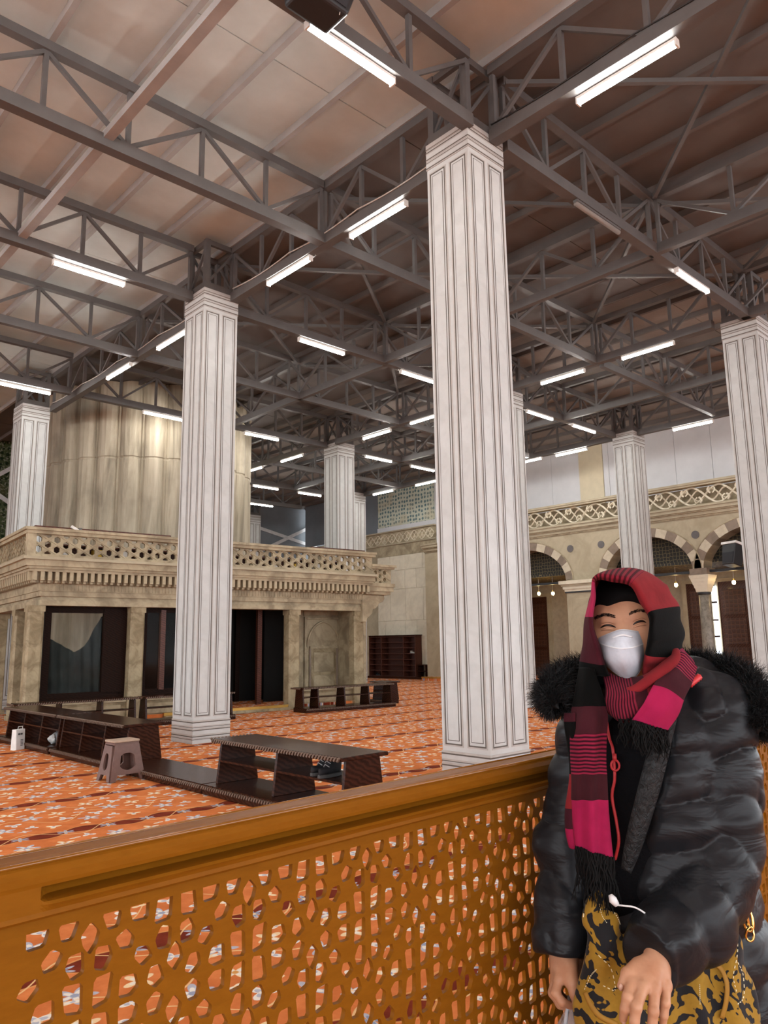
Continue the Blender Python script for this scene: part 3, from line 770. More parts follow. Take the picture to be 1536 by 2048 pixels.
# ------------------------------------------------------------------ stone balcony
BA = (-1.727, 9.687, 0.); BR = math.radians(-5.44); BL_ = 8.34; BD = 5.2
bal = empty('stone_balcony', BA, BR); tag(bal, 'carved beige stone balcony on square pillars with pierced parapet', 'balcony')
def bp(nm, mb, mat='stone_beige', parent=None, **k): return part(nm, mb, mat, parent or bal, **k)
def ring_box(v, z0, z1, d=.14):
    """front run plus left return, outer face set back by v"""
    return MB().prism([(v, v), (BL_-v*.3, v), (BL_-v*.3, v+d), (v+d, v+d), (v+d, BD), (v, BD)], z0, z1, 'z')
bp('cap', ring_box(-.06, 3.765, 3.82, .26)); bp('cap', ring_box(-.02, 3.70, 3.765, .18))
bp('lattice_foot', ring_box(.0, 3.25, 3.31, .16))
bp('ledge', ring_box(-.06, 3.20, 3.255, .5), 'wall_stone'); bp('cornice', ring_box(.0, 3.08, 3.20, .5)); bp('cornice', ring_box(.05, 3.03, 3.08, .5)); bp('cornice', ring_box(.09, 2.98, 3.03, .5))
bp('frieze_back', ring_box(.27, 2.78, 2.98, .4)); bp('frieze', ring_box(.33, 2.62, 2.79, .4)); bp('frieze', ring_box(.36, 2.52, 2.62, .4))
bp('architrave', ring_box(.42, 2.44, 2.52, .36)); bp('architrave', ring_box(.38, 2.34, 2.45, .36))
dm = MB().box((-.035, .10, 2.81), (.035, .3, 2.985)).box((-.025, .16, 2.765), (.025, .3, 2.81)).mesh('dentil', 'stone_beige')
nd = 60
for i in range(nd):
    link('dentil', dm, bal, (.2+(BL_-.35)*i/(nd-1), 0, 0))
for i in range(26):
    o = link('dentil', dm, bal, (0, .25+.17*i, 0), -PI/2)
    o.location = (0, .25+.17*i, 0)
fl = MB()
for i in range(110): fl.box((.36+i*.0725, .318, 2.64), (.385+i*.0725, .335, 2.77))
o = bp('flutes', fl); o['kind'] = 'stuff'
# pierced hexagon parapet
def hex_holes(L, z0, z1, per):
    out = []; H_ = z1-z0; dz = H_/4
    n = int(L/per)
    for j in range(5):
        zc2 = z0+j*dz
        for i in range(n*2+1):
            if (i+j) % 2: continue
            cx = i*per/2; w, h = per*.165, dz*.72
            if cx < per*.3 or cx > L-per*.3: continue
            pl = [(cx-w, zc2-h*.5), (cx-w, zc2+h*.5), (cx, zc2+h), (cx+w, zc2+h*.5), (cx+w, zc2-h*.5), (cx, zc2-h)]
            if j == 0: pl = [(cx-w, zc2+.008), (cx-w, zc2+h*.5), (cx, zc2+h), (cx+w, zc2+h*.5), (cx+w, zc2+.008)]
            if j == 4: pl = [(cx-w, zc2-h*.5), (cx-w, zc2-.008), (cx+w, zc2-.008), (cx+w, zc2-h*.5), (cx, zc2-h)]
            out.append(pl)
    return out
def strap_lines(L, z0, z1, per):
    """raised criss-cross straps between the holes"""
    mb = MB(); H_ = z1-z0; n = int(L/per*2)+4
    for s_ in (1, -1):
        for i in range(-4, n+4):
            pts = []
            for q in range(33):
                t_ = q/32; xx = (i+.5)*per+s_*2*per*t_
                if 0.02 <= xx <= L-.02: pts.append((xx, z0+H_*t_))
            if len(pts) > 1: mb.bar((pts[0][0], -.02, pts[0][1]), (pts[-1][0], -.02, pts[-1][1]), .016, .020, (0, 1, 0))
    return mb
def parapet(L, z0, z1, loc, rz, per=.34, parent=None):
    me = fill2d([(0, z0), (L, z0), (L, z1), (0, z1)], hex_holes(L, z0, z1, per), .07)
    me.materials.clear(); me.materials.append(M['stone_beige'])
    me.transform(Matrix.Rotation(PI/2, 4, 'X'))
    o = link('parapet', me, bal, loc, rz)
    s_ = part('strapwork', strap_lines(L, z0, z1, per).xf(Matrix.Translation((0, -.022, 0))), 'stone_beige', o); s_['kind'] = 'stuff'
    return o
parapet(BL_-.1, 3.31, 3.70, (.05, .1, 0), 0)
parapet(BD, 3.31, 3.70, (.1, .05+BD, 0), -PI/2)
bp('corner_block', MB().box((.0, .0, 3.31), (.16, .16, 3.70)))
# deck of the balcony and underside
bp('slab', MB().box((.5, .6, 2.46), (BL_-.1, 3.0, 2.60)), 'stone_beige')
# pillars
pm = MB().prism([(-.15, -.11), (-.11, -.15), (.11, -.15), (.15, -.11), (.15, .11), (.11, .15), (-.11, .15), (-.15, .11)], 0, 2.34, 'z').box((-.16, -.16, 2.22), (.16, .16, 2.34)).box((-.17, -.17, 0), (.17, .17, .1)).mesh('pillar', 'stone_pillar')
for u, v in ((.34, .56), (2.36, .56), (4.25, .56), (6.20, .56), (8.12, .56), (.55, 2.6), (.55, 4.6)): link('pillar', pm, bal, (u, v, 0))
# low stone walls between pillars, and threshold
for a, b in ((.5, 2.2), (2.52, 4.1), (6.36, 7.96)):
    bp('low_wall', MB().box((a, .52, .04), (b, .60, .40)), 'stone_pillar'); bp('low_wall_frame', MB().box((a+.1, .505, .12), (b-.1, .52, .34)), 'stone_beige', bevel=.01)
    bp('low_wall_cap', MB().box((a, .48, .40), (b, .64, .43)), 'stone_beige')
bp('low_wall', MB().box((.52, .75, .04), (.6, 2.45, .42)), 'stone_pillar')
bp('threshold', MB().box((3.0, .35, 0), (6.05, .5, .06)), 'stone_pillar'); bp('threshold_strip', MB().box((3.0, .42, .06), (6.05, .5, .12)), 'gold')
bp('platform', MB().box((2.5, .5, 0), (BL_-.2, 3.0, .10)), 'carpet')
# dark joinery under the balcony: glazed window frames and panelled partition
def frame_rect(u0, u1, v, z0, z1, w, d=.06): return MB().box((u0, v, z0), (u0+w, v+d, z1)).box((u1-w, v, z0), (u1, v+d, z1)).box((u0+w, v, z0), (u1-w, v+d, z0+w)).box((u0+w, v, z1-w), (u1-w, v+d, z1))
bp('window_frame', frame_rect(.56, 2.24, .66, .42, 2.34, .13), 'black_wood'); bp('window_sill', MB().box((.6, .68, .1), (2.2, .72, .62)), 'black_wood')
gl = bp('pane', MB().box((.66, .70, .7), (1.75, .71, 2.2)), 'glass'); bp('mullion', MB().box((1.72, .64, .6), (2.2, .74, 2.3)), 'black_wood')
bp('window_frame', frame_rect(2.55, 4.1, .66, .42, 2.34, .10), 'black_wood'); bp('window_sill', MB().box((2.55, .68, .1), (4.1, .72, .62)), 'black_wood')
bp('pane', MB().box((2.62, .70, .7), (4.0, .71, 2.25)), 'glass'); bp('mullion', MB().box((2.95, .64, .6), (3.06, .74, 2.3)), 'red_wood')
bp('window_frame', MB().box((.62, .8, .6), (.68, .95, 2.34)).box((.62, 2.3, .6), (.68, 2.45, 2.34)).box((.62, .8, 2.2), (.68, 2.45, 2.34)).box((.62, .8, .6), (.68, 2.45, .72)), 'black_wood')
bp('pane', MB().box((.645, .9, .7), (.655, 2.35, 2.22)), 'glass')
bp('partition', MB().box((2.6, 2.6, .1), (6.9, 2.66, 2.46)), 'shade_black')  # back partition, coloured near black for the shade under the balcony
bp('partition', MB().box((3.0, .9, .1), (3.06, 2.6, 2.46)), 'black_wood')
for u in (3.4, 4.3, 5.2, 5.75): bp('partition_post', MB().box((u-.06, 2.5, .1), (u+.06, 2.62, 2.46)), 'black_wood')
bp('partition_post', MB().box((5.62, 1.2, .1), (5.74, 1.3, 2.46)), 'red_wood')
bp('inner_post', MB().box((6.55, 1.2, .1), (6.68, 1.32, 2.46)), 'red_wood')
bp('partition', MB().box((6.2, 1.9, .1), (6.75, 1.95, 2.46)), 'shade_black')  # black sheet standing in for the shade inside the recess
# dark sheet hung behind the first window
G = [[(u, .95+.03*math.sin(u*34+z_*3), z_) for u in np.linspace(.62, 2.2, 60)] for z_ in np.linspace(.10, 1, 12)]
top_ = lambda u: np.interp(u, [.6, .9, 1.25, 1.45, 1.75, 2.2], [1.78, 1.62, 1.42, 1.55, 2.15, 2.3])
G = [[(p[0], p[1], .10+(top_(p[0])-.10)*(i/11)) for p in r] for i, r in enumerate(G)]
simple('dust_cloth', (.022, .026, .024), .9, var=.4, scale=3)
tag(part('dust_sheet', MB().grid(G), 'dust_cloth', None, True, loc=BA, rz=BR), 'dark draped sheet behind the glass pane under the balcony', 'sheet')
# second, lower balcony at the right end, on a scroll bracket
b2 = MB(); z2 = 3.53
for a, b, e in ((3.47, 3.53, .08), (3.42, 3.47, .04)): bp('cap', MB().prism([(8.28, .12-e), (9.0+e, .12-e), (9.0+e, 3.4), (8.85, 3.4), (8.85, .3), (8.28, .3)], a, b, 'z'))
o = parapet(.66, 3.05, 3.42, (8.32, .2, 0), 0, .30); o = parapet(3.0, 3.05, 3.42, (8.95, .2, 0), PI/2, .30)
for a, b, e in ((2.96, 3.05, .06), (2.84, 2.96, .03), (2.76, 2.84, -.03)): bp('cornice', MB().prism([(8.2, .15-e), (9.0+e, .15-e), (9.0+e, 3.4), (8.2, 3.4)], a, b, 'z'))
br = [(8.15, 2.76), (8.85, 2.76), (8.87, 2.66), (8.80, 2.58), (8.68, 2.54), (8.64, 2.46), (8.56, 2.40), (8.48, 2.38), (8.46, 2.28), (8.38, 2.20), (8.30, 2.16), (8.26, 2.05), (8.15, 2.05)]
bp('bracket', MB().prism(br, .3, .62, 'y'), 'stone_beige', bevel=.015)
# carved stone niche under the right end
nz0 = 1.55
bp('niche_wall', MB().box((6.75, nz0, .0), (8.62, 3.2, 2.8)), 'stone_beige'); bp('niche_wall', MB().box((8.2, .72, .0), (8.55, nz0, 2.8)), 'stone_beige')
bp('niche_frame', frame_rect(6.95, 8.55, nz0-.04, .1, 2.42, .16, .05), 'stone_beige', bevel=.012); bp('niche_frame', frame_rect(7.15, 8.35, nz0-.06, .1, 2.22, .06, .05), 'stone_beige', bevel=.01)
na = arch_pts(7.25, 8.25, 1.45, 2.1, 10); pl = na+[(8.25, .6), (7.25, .6)]
bp('niche_arch', MB().tube([(p[0], nz0-.03, p[1]) for p in na], .03, 6), 'stone_beige')
bp('niche_door', MB().box((7.36, nz0-.03, .1), (8.14, nz0, 1.42)), 'stone_pillar'); 
for a, b in ((.2, .72), (.8, 1.3)): bp('niche_panel', MB().box((7.44, nz0-.045, a), (8.06, nz0-.03, b)), 'stone_beige', bevel=.01)
bp('niche_lintel', MB().box((7.32, nz0-.06, 1.40), (8.18, nz0, 1.46)), 'stone_beige')
for u in (7.33, 8.17): bp('niche_colonnette', MB().tube([(u, nz0-.03, .1), (u, nz0-.03, 1.4)], .03, 8), 'vouss_brown')
# wooden book rest behind the parapet and the things kept on the balcony
for a, b, lb in ((.15, 2.9, 'long dark red wooden rail resting on the balcony parapet at left'), (6.5, 8.1, 'short dark red wooden rail on the balcony parapet at right')):
    o = part('wooden_rail', MB().box((a, .12, 3.83), (b, .30, 3.875)).box((a+.1, .16, 3.815), (a+.2, .26, 3.83)), 'red_wood', loc=BA, rz=BR); tag(o, lb, 'rail')
t = empty('floodlight', (BA[0]+.85, BA[1]-.05, 3.825)); tag(t, 'small white floodlight lying on the balcony parapet', 'lamp')
part('housing', MB().cbox((0, 0, .03), (.16, .05, .05)).xf(Matrix.Rotation(.5, 4, 'Y')), 'white_paper', t); part('clamp', MB().cbox((.12, 0, .02), (.06, .06, .05)), 'steel', t)
bs = empty('bookcase', BA, BR); tag(bs, 'low dark red bookcase behind the pierced balcony parapet', 'bookcase')
part('back', MB().box((.6, 1.15, 2.62), (8.0, 1.18, 3.62)), 'red_wood', bs)
for z_ in (2.62, 2.95, 3.28, 3.6): part('shelf', MB().box((.6, .85, z_), (8.0, 1.15, z_+.03)), 'red_wood', bs)
for u in (.6, 2.4, 4.2, 6.0, 7.97): part('side', MB().box((u, .85, 2.62), (u+.03, 1.15, 3.62)), 'red_wood', bs)
ii = 0
WHERE = ['first', 'second', 'third', 'fourth', 'fifth', 'sixth', 'seventh', 'eighth', 'ninth', 'tenth', 'eleventh', 'twelfth']
for u in np.linspace(.9, 7.7, 12):
    mt = ['white_paper', 'yellow_box', 'white_paper', 'stone_beige'][ii % 4]; w = random.uniform(.12, .2)
    o = part('box', MB().box((u, .88, 3.31), (u+w, 1.08, 3.31+random.uniform(.15, .26))), mt, loc=BA, rz=BR)
    tag(o, '%s box from the left glimpsed through the balcony parapet' % WHERE[ii], 'box', 'boxes on the balcony bookcase'); ii += 1
# ------------------------------------------------------------------ low shoe racks
def bead_edge(L, y, z, r=.016, step=.042):
    """carved rope edge: slanted beads along x"""
    mb = MB()
    n = int(L/step)
    for i in range(n):
        x_ = (i+.5)*L/n
        mb.bar((x_-.012, y-.010, z-.016), (x_+.010, y-.010, z+.014), .022, .018)
    return mb
def rack(loc, rz, L, divs, label, top=.55, depth=.45, base=True, base_d=.62, ends=(True, True), shelf=True, base_x0=0., base_x1=0.):
    """rack along local x from 0 to L, front face at y = 0 looking towards -y"""
    t = empty('shoe_rack', loc, rz); tag(t, label, 'rack', 'low shoe racks')
    if base:
        b = part('base', MB().box((base_x0, -.14, 0), (L+base_x1, base_d-.14, .10)), 'dark_wood', t, bevel=.008)
        e = part('carved_edge', bead_edge(L+base_x1-base_x0, -.142, .075).xf(Matrix.Translation((base_x0, 0, 0))), 'carved_wood', b); e['kind'] = 'stuff'
    tb_ = part('top', MB().box((-.03, -.05, top-.035), (L+.03, depth+.05, top)), 'dark_wood', t, bevel=.01, seg=2)
    e = part('carved_edge', bead_edge(L+.04, -.052, top-.018).xf(Matrix.Translation((-.02, 0, 0))), 'carved_wood', tb_); e['kind'] = 'stuff'
    e = part('carved_edge', bead_edge(depth+.08, -.052, top-.018).xf(Matrix.Translation((-.03, depth+.04, 0)) @ Matrix.Rotation(-PI/2, 4, 'Z')), 'carved_wood', tb_); e['kind'] = 'stuff'
    z0 = .10 if base else 0.
    xs = ([0.02] if ends[0] else [])+list(divs)+([L-.02] if ends[1] else [])
    for x_ in xs:
        part('upright', MB().prism([(-.02, z0), (depth+.03, z0), (depth-.03, top-.035), (.03, top-.035)], x_-.018, x_+.018, 'x'), 'dark_wood', t, bevel=.003)
    xs2 = sorted(xs)
    if shelf:
        for a, b in zip(xs2[:-1], xs2[1:]):
            part('shelf', MB().box((a+.018, .005, .315), (b-.018, depth-.02, .335)), 'dark_wood', t)
    return t
FX = -2.28
# racks running away from the camera: local x along -y world so the front looks towards -x
def yrack(y_near, y_far, **k):
    return rack((FX, y_far, 0), -PI/2, y_far-y_near, **k)
yrack(-.32, 1.72, divs=[1.02], label='dark wooden shoe rack in front of the railing with boots on its shelf', base_x0=-.06)
yrack(3.87, 6.02, divs=[.72, 1.45], label='dark wooden shoe rack behind the plastic stool', base_x1=.0)
yrack(6.12, 8.38, divs=[.76, 1.53], label='dark wooden shoe rack at the left edge holding a plastic bag')
t = part('plank', MB().box((FX-.14, 1.80, 0), (FX+.48, 3.83, .10)), 'dark_wood', bevel=.008); tag(t, 'low dark plank on the carpet joining two shoe racks', 'plank')
e = part('carved_edge', bead_edge(2.02, 0, 0).xf(Matrix.Translation((FX-.142, 3.82, .075)) @ Matrix.Rotation(-PI/2, 4, 'Z')), 'carved_wood', t); e['kind'] = 'stuff'
rr = math.radians(-5.44)
rack((3.98, 8.52, 0), rr, 2.55, [.42, 1.15, 1.85], 'dark wooden shoe rack before the stone niche, right of the balcony threshold', depth=.34, base_d=.55)
rack((-1.95, 8.95, 0), rr*.6, 2.15, [.75, 1.5], 'dark wooden shoe rack along the balcony front at far left', depth=.3, base_d=.5)
rack((.36, 8.78, 0), rr*.6, 1.9, [.9], 'dark wooden shoe rack along the balcony front beside the stool column', depth=.3, base_d=.5)
rack((6.95, 9.45, 0), rr-PI/2, .62, [], 'small dark shoe rack end behind the niche rack', depth=.34, base_d=.5)
# boots on the shelf of the first rack
def shoe(name, loc, rz, label, L=.27, high=.17, mats=('shoe_black', 'shoe_sole'), group='black boots on the rack shelf'):
    t = empty(name, loc, rz); tag(t, label, 'shoe', group)
    rows = []
    for i in range(15):
        u = i/14; xx = (u-.5)*L
        w = .045*(math.sin(PI*min(max(u*.94+.05, 0), 1))**.45); h = high if u < .42 else high*(.36+.64*math.exp(-((u-.42)/.17)**2))
        ring = []
        for k_ in range(14):
            a = 2*PI*k_/14; ca, sa = math.cos(a), math.sin(a)
            ring.append((xx, w*ca*(1 if sa < 0 else .82+.18*abs(ca)), .025+h*(.5+.5*sa)))
        rows.append(ring)
    mb = MB().grid(rows, cv=True); mb.f.append(tuple(range(14))); mb.f.append(tuple(14*14+k_ for k_ in range(14)))
    part('upper', mb, mats[0], t, True)
    sl = [((i/11-.5)*L*1.03, .05*(math.sin(PI*min(max(i/11*.94+.04, 0), 1))**.4)) for i in range(12)]
    part('sole', MB().prism([(p[0], p[1]) for p in sl]+[(p[0], -p[1]) for p in reversed(sl)], 0, .03, 'z'), mats[1], t, bevel=.004)
    if high > .12:
        for k_ in range(4):
            zz = .09+k_*.028; xx = .04-k_*.016
            part('lace', MB().tube([(xx, -.035, zz), (xx+.02, 0, zz+.022), (xx, .035, zz)], .004, 5), 'lace', t)
        part('collar', MB().tube([(-.075+.05*math.cos(a), .034*math.sin(a), .025+high*.96) for a in [2*PI*i/14 for i in range(14)]], .009, 6, closed=True), mats[0], t, True)
    return t
shoe('boot', (FX+.15, .15, .337), PI, 'black laced boot on the rack shelf, left of the pair')
shoe('boot', (FX+.12, .02, .337), PI+.12, 'black laced boot on the rack shelf, right beside the rack end')
# white paper bag
t = empty('paper_bag', (-2.53, 7.05, 0), .5); tag(t, 'white paper carrier bag standing on the carpet by the shoe rack', 'bag')
part('body', MB().taper((0, 0, 0), (.17, .11), (0, .0, .30), (.18, .08)), 'white_paper', t, bevel=.004)
part('handle', MB().tube([(-.05, -.03, .29), (-.04, -.03, .34), (.04, -.03, .34), (.05, -.03, .29)], .004, 5), 'white_paper', t)
pm_ = MB()
for a, z_, w in ((-.05, .22, .014), (-.03, .22, .01), (-.005, .22, .018), (.02, .22, .012)): pm_.box((a, -.0502, z_), (a+w, -.046, z_+.025))
for i in range(5): pm_.box((.0, -.0535, .06+i*.02), (.05, -.049, .068+i*.02))
part('print', pm_, 'ink', t)
# crumpled plastic bag in the rack
def crumple(c, r, seed, n=18):
    rnd = random.Random(seed); mb = MB(); rows = []
    for i in range(n+1):
        th = PI*i/n; ring = []
        for k_ in range(n*2):
            ph = 2*PI*k_/(n*2); q = 1+.16*math.sin(3*ph+seed)+.12*math.sin(5*ph+4*th)+rnd.uniform(-.09, .09)
            ring.append((c[0]+r[0]*q*math.sin(th)*math.cos(ph), c[1]+r[1]*q*math.sin(th)*math.sin(ph), max(c[2]-r[2]*.8, c[2]+r[2]*q*math.cos(th))))
        rows.append(ring)
    return mb.grid(rows, cv=True)
simple('bag_dark', (.03, .032, .035), .3); simple('bag_clear', (.40, .41, .40), .25, var=.35, scale=14)
t = empty('plastic_bag', (FX+.12, 6.28, .102)); tag(t, 'grey crumpled plastic bag inside the leftmost shoe rack', 'bag')
part('bundle', crumple((0, 0, .11), (.11, .13, .12), 3), 'bag_dark', t, True); part('wrap', crumple((-.02, .15, .07), (.10, .12, .08), 5), 'bag_clear', t, True)
# folding plastic stool
def stool():
    t = empty('step_stool', (-2.60, 3.30, 0), math.radians(2)); tag(t, 'brown plastic folding step stool on the carpet', 'stool')
    H_, w0, d0, w1, d1 = .45, .42, .34, .29, .22
    part('top', MB().box((-w1/2-.012, -d1/2-.012, H_-.025), (w1/2+.012, d1/2+.012, H_)), 'stool_top', t, bevel=.008, seg=2)
    part('rim', MB().box((-w1/2-.006, -d1/2-.006, H_-.055), (w1/2+.006, d1/2+.006, H_-.025)), 'stool_plastic', t, bevel=.004)
    def panel(wb, wt, z1):
        cx = .0
        outer = [(-wb/2, 0), (-wb/2+.06, 0), (-wb/2+.085, .07), (wb/2-.085, .07), (wb/2-.06, 0), (wb/2, 0), (wt/2, z1), (-wt/2, z1)]
        hole = []
        for i in range(20):
            a = 2*PI*i/20; hw = (wb*.5-.085)*.78; hole.append((hw*max(-1, min(1, 1.25*math.cos(a)))*(.9-.14*math.sin(a)), .21+.095*math.sin(a)+.012*abs(math.cos(a))))
        me = fill2d(outer, [hole], .022); me.materials.clear(); me.materials.append(M['stool_plastic']); return me
    for s_ in (-1, 1):
        me = panel(w0, w1, H_-.05); me.transform(Matrix.Rotation(PI/2, 4, 'X')); me.transform(Matrix.Rotation(s_*math.atan((d0-d1)/2/H_)*1.0, 4, 'X'))
        o = link('side_panel', me, t, (0, s_*d0/2, .005))
        me = panel(d0-.03, d1-.03, H_-.06); me.transform(Matrix.Rotation(PI/2, 4, 'X')); me.transform(Matrix.Rotation(-math.atan((w0-w1)/2/H_), 4, 'X')); me.transform(Matrix.Rotation(s_*PI/2, 4, 'Z'))
        link('end_panel', me, t, (s_*w0/2, 0, .005))
    return t
stool()
# tall shoe shelf at the far wall and the low one beside it
t = empty('tall_shoe_shelf', (MX-.45, 17.62, 0)); tag(t, 'tall dark wooden shoe shelf against the far marble wall', 'shelf')
TL, TH = 2.95, 1.83
part('back', MB().box((.36, 0, 0), (.39, TL, TH)), 'red_wood', t)
for y_ in (0, .72, 2.12, TL-.03): part('upright', MB().box((0, y_, 0), (.36, y_+.04, TH)), 'red_wood', t)
for i in range(8): part('shelf', MB().box((-.005, .02, .08+i*.243), (.36, TL, .105+i*.243)), 'red_wood', t)
part('top', MB().box((-.03, -.04, TH), (.39, TL, TH+.035)), 'dark_wood', t)
part('plinth', MB().box((-.12, -1.1, 0), (.0, TL, .09)), 'dark_wood', t)
shoe('trainer', (MX-.3, 17.95, .08+.243*4+.026), -PI/2-.1, 'pale grey trainer alone in the tall shoe shelf', .26, .09, ('shoe_grey', 'white_paper'), None)
shoe('dark_shoe', (MX-.25, 20.2, .108), -PI/2, 'dark shoe at the bottom left of the tall shoe shelf', .27, .09, ('shoe_black', 'shoe_sole'), None)
t = empty('low_shelf', (MX-.42, 16.55, 0)); tag(t, 'low dark shelf right of the tall shoe shelf', 'shelf')
for z_ in (.06, .32, .58): part('shelf', MB().box((0, 0, z_), (.36, 1.02, z_+.03)), 'dark_wood', t)
for y_ in (0, .5, .98): part('upright', MB().box((0, y_, 0), (.36, y_+.035, .6)), 'dark_wood', t)

# ------------------------------------------------------------------ wooden railing with pierced panels
RO = Vector((-6.306, -4.422, 0)); RA = math.radians(1.80)
rail = empty('lattice_railing', RO, RA); tag(rail, 'varnished orange wooden railing with pierced star lattice panel', 'railing')
# local: x along, y away from camera; top back edge at y = 0
def rail_prof(g):
    return [(0, 1.226), (-.004, 1.236), (-.016, 1.2435), (-.034, 1.2465), (-.062, 1.2475), (-.078, 1.246), (-.086, 1.241), (-.090, 1.233), (-.0895, 1.224), (-.088, 1.219),
            (-.088+.020*g, 1.2165), (-.088+.030*g, 1.2105), (-.088+.022*g, 1.2045), (-.088-.002*g, 1.2015), (-.088-.006*g, 1.1985), (-.088-.003*g, 1.1950), (-.088, 1.1905),
            (-.089, 1.1850), (-.085, 1.1815), (-.060, 1.1790), (-.060, 1.160), (-.02, 1.160), (0, 1.180)]
mb = MB(); xs_ = [-2.2, -1.0, 0.0, .018, .022, .027, .034, .044]+list(np.linspace(.1, 8.8, 10)); gs_ = [0, 0, 0, 0, .35, .7, .92, 1]+[1]*10
rows = [[(x_, p[0], p[1]) for p in rail_prof(g_2)] for x_, g_2 in zip(xs_, gs_)]
mb.grid(rows, cv=True); n_ = len(rows[0]); mb.f.append(tuple(range(n_))); mb.f.append(tuple((len(xs_)-1)*n_+k_ for k_ in range(n_)))
hr = part('handrail', mb, 'rail_wood', rail)
part('highlight_bead', MB().tube([(-2.2, -.006, 1.2385), (8.8, -.006, 1.2385)], .0042, 10), 'rail_gloss', hr, True)  # glossier beads added on the rail edges to draw its streaks of highlight
part('highlight_bead', MB().tube([(-2.2, -.026, 1.2455), (8.8, -.026, 1.2455)], .0026, 10), 'rail_gloss', hr, True)
part('highlight_bead', MB().tube([(-2.2, -.080, 1.2455), (8.8, -.080, 1.2455)], .0032, 10), 'rail_gloss', hr, True)
# pierced panel
def mir(pts, sx, sy): return [(p[0]*sx, p[1]*sy) for p in (pts if sx*sy > 0 else pts[::-1])]
def lattice_holes(x0, x1, z0, z1, cx0, cz0):
    P_ = .1225
    cross = [[(.0085, .0045), (.0270, .0085), (.0310, .0385), (.0095, .0365)],
             [(.0085, .0505), (.0215, .0455), (.0290, .0600), (.0255, .0720), (.0100, .0735)],
             [(.0440, .0060), (.0590, .0045), (.0675, .0120), (.0630, .0275), (.0450, .0285)]]
    star = [[(.0175, .0110), (.0290, .0035), (.0395, .0130), (.0360, .0285), (.0240, .0290)],
            [(.0365, .0440), (.0490, .0360), (.0590, .0480), (.0560, .0590), (.0430, .0575)]]
    starv = [(.0, .0170), (.0105, .0300), (.0075, .0420), (.0, .0520), (-.0075, .0420), (-.0105, .0300)]
    out = []
    i0, i1 = int((x0-cx0)/P_)-1, int((x1-cx0)/P_)+2; j0, j1 = int((z0-cz0)/P_)-1, int((z1-cz0)/P_)+2
    for i in range(i0, i1):
        for j in range(j0, j1):
            cx, cz = cx0+i*P_, cz0+j*P_
            if (i+j) % 2 == 0: ps = [mir(q, sx, sy) for q in cross for sx in (1, -1) for sy in (1, -1)]
            else: ps = [mir(q, sx, sy) for q in star for sx in (1, -1) for sy in (1, -1)]+[starv, [(p[0], -p[1]) for p in reversed(starv)]]
            for q in ps:
                q = [(cx+p[0], cz+p[1]) for p in q]
                my = sum(p[1] for p in q)/len(q)
                if min(p[0] for p in q) > x0+.02 and max(p[0] for p in q) < x1-.02 and my < z1-.012 and max(p[1] for p in q) < z1+.004 and min(p[1] for p in q) > z0+.02: mx_ = sum(p[0] for p in q)/len(q); out.append(rounded([(mx_+(p[0]-mx_)*1.24, my+(p[1]-my)*1.14) for p in q], .13))
    return out
for a, b in ((-1.9, .0), (.0, 1.96), (1.96, 3.92), (3.92, 5.88)):
    hs = lattice_holes(a-.02, b+.02, .16, 1.166, .587, 1.046)
    hs = [h for h in hs if min(p[0] for p in h) > a+.002 and max(p[0] for p in h) < b-.002]
    me = fill2d([(a, .12), (b, .12), (b, 1.17), (a, 1.17)], hs, .009)
    me.materials.clear(); me.materials.append(M['rail_wood']); me.transform(Matrix.Rotation(PI/2, 4, 'X'))
    link('lattice_panel', me, rail, (0, -.052, 0))
part('bottom_rail', MB().box((-1.9, -.08, .02), (8.8, -.01, .13)), 'rail_wood', rail, bevel=.01)
for x_ in (-1.95, 5.93, 8.78): part('post', MB().box((x_-.05, -.09, 0), (x_+.05, 0, 1.2)), 'rail_wood', rail, bevel=.01)
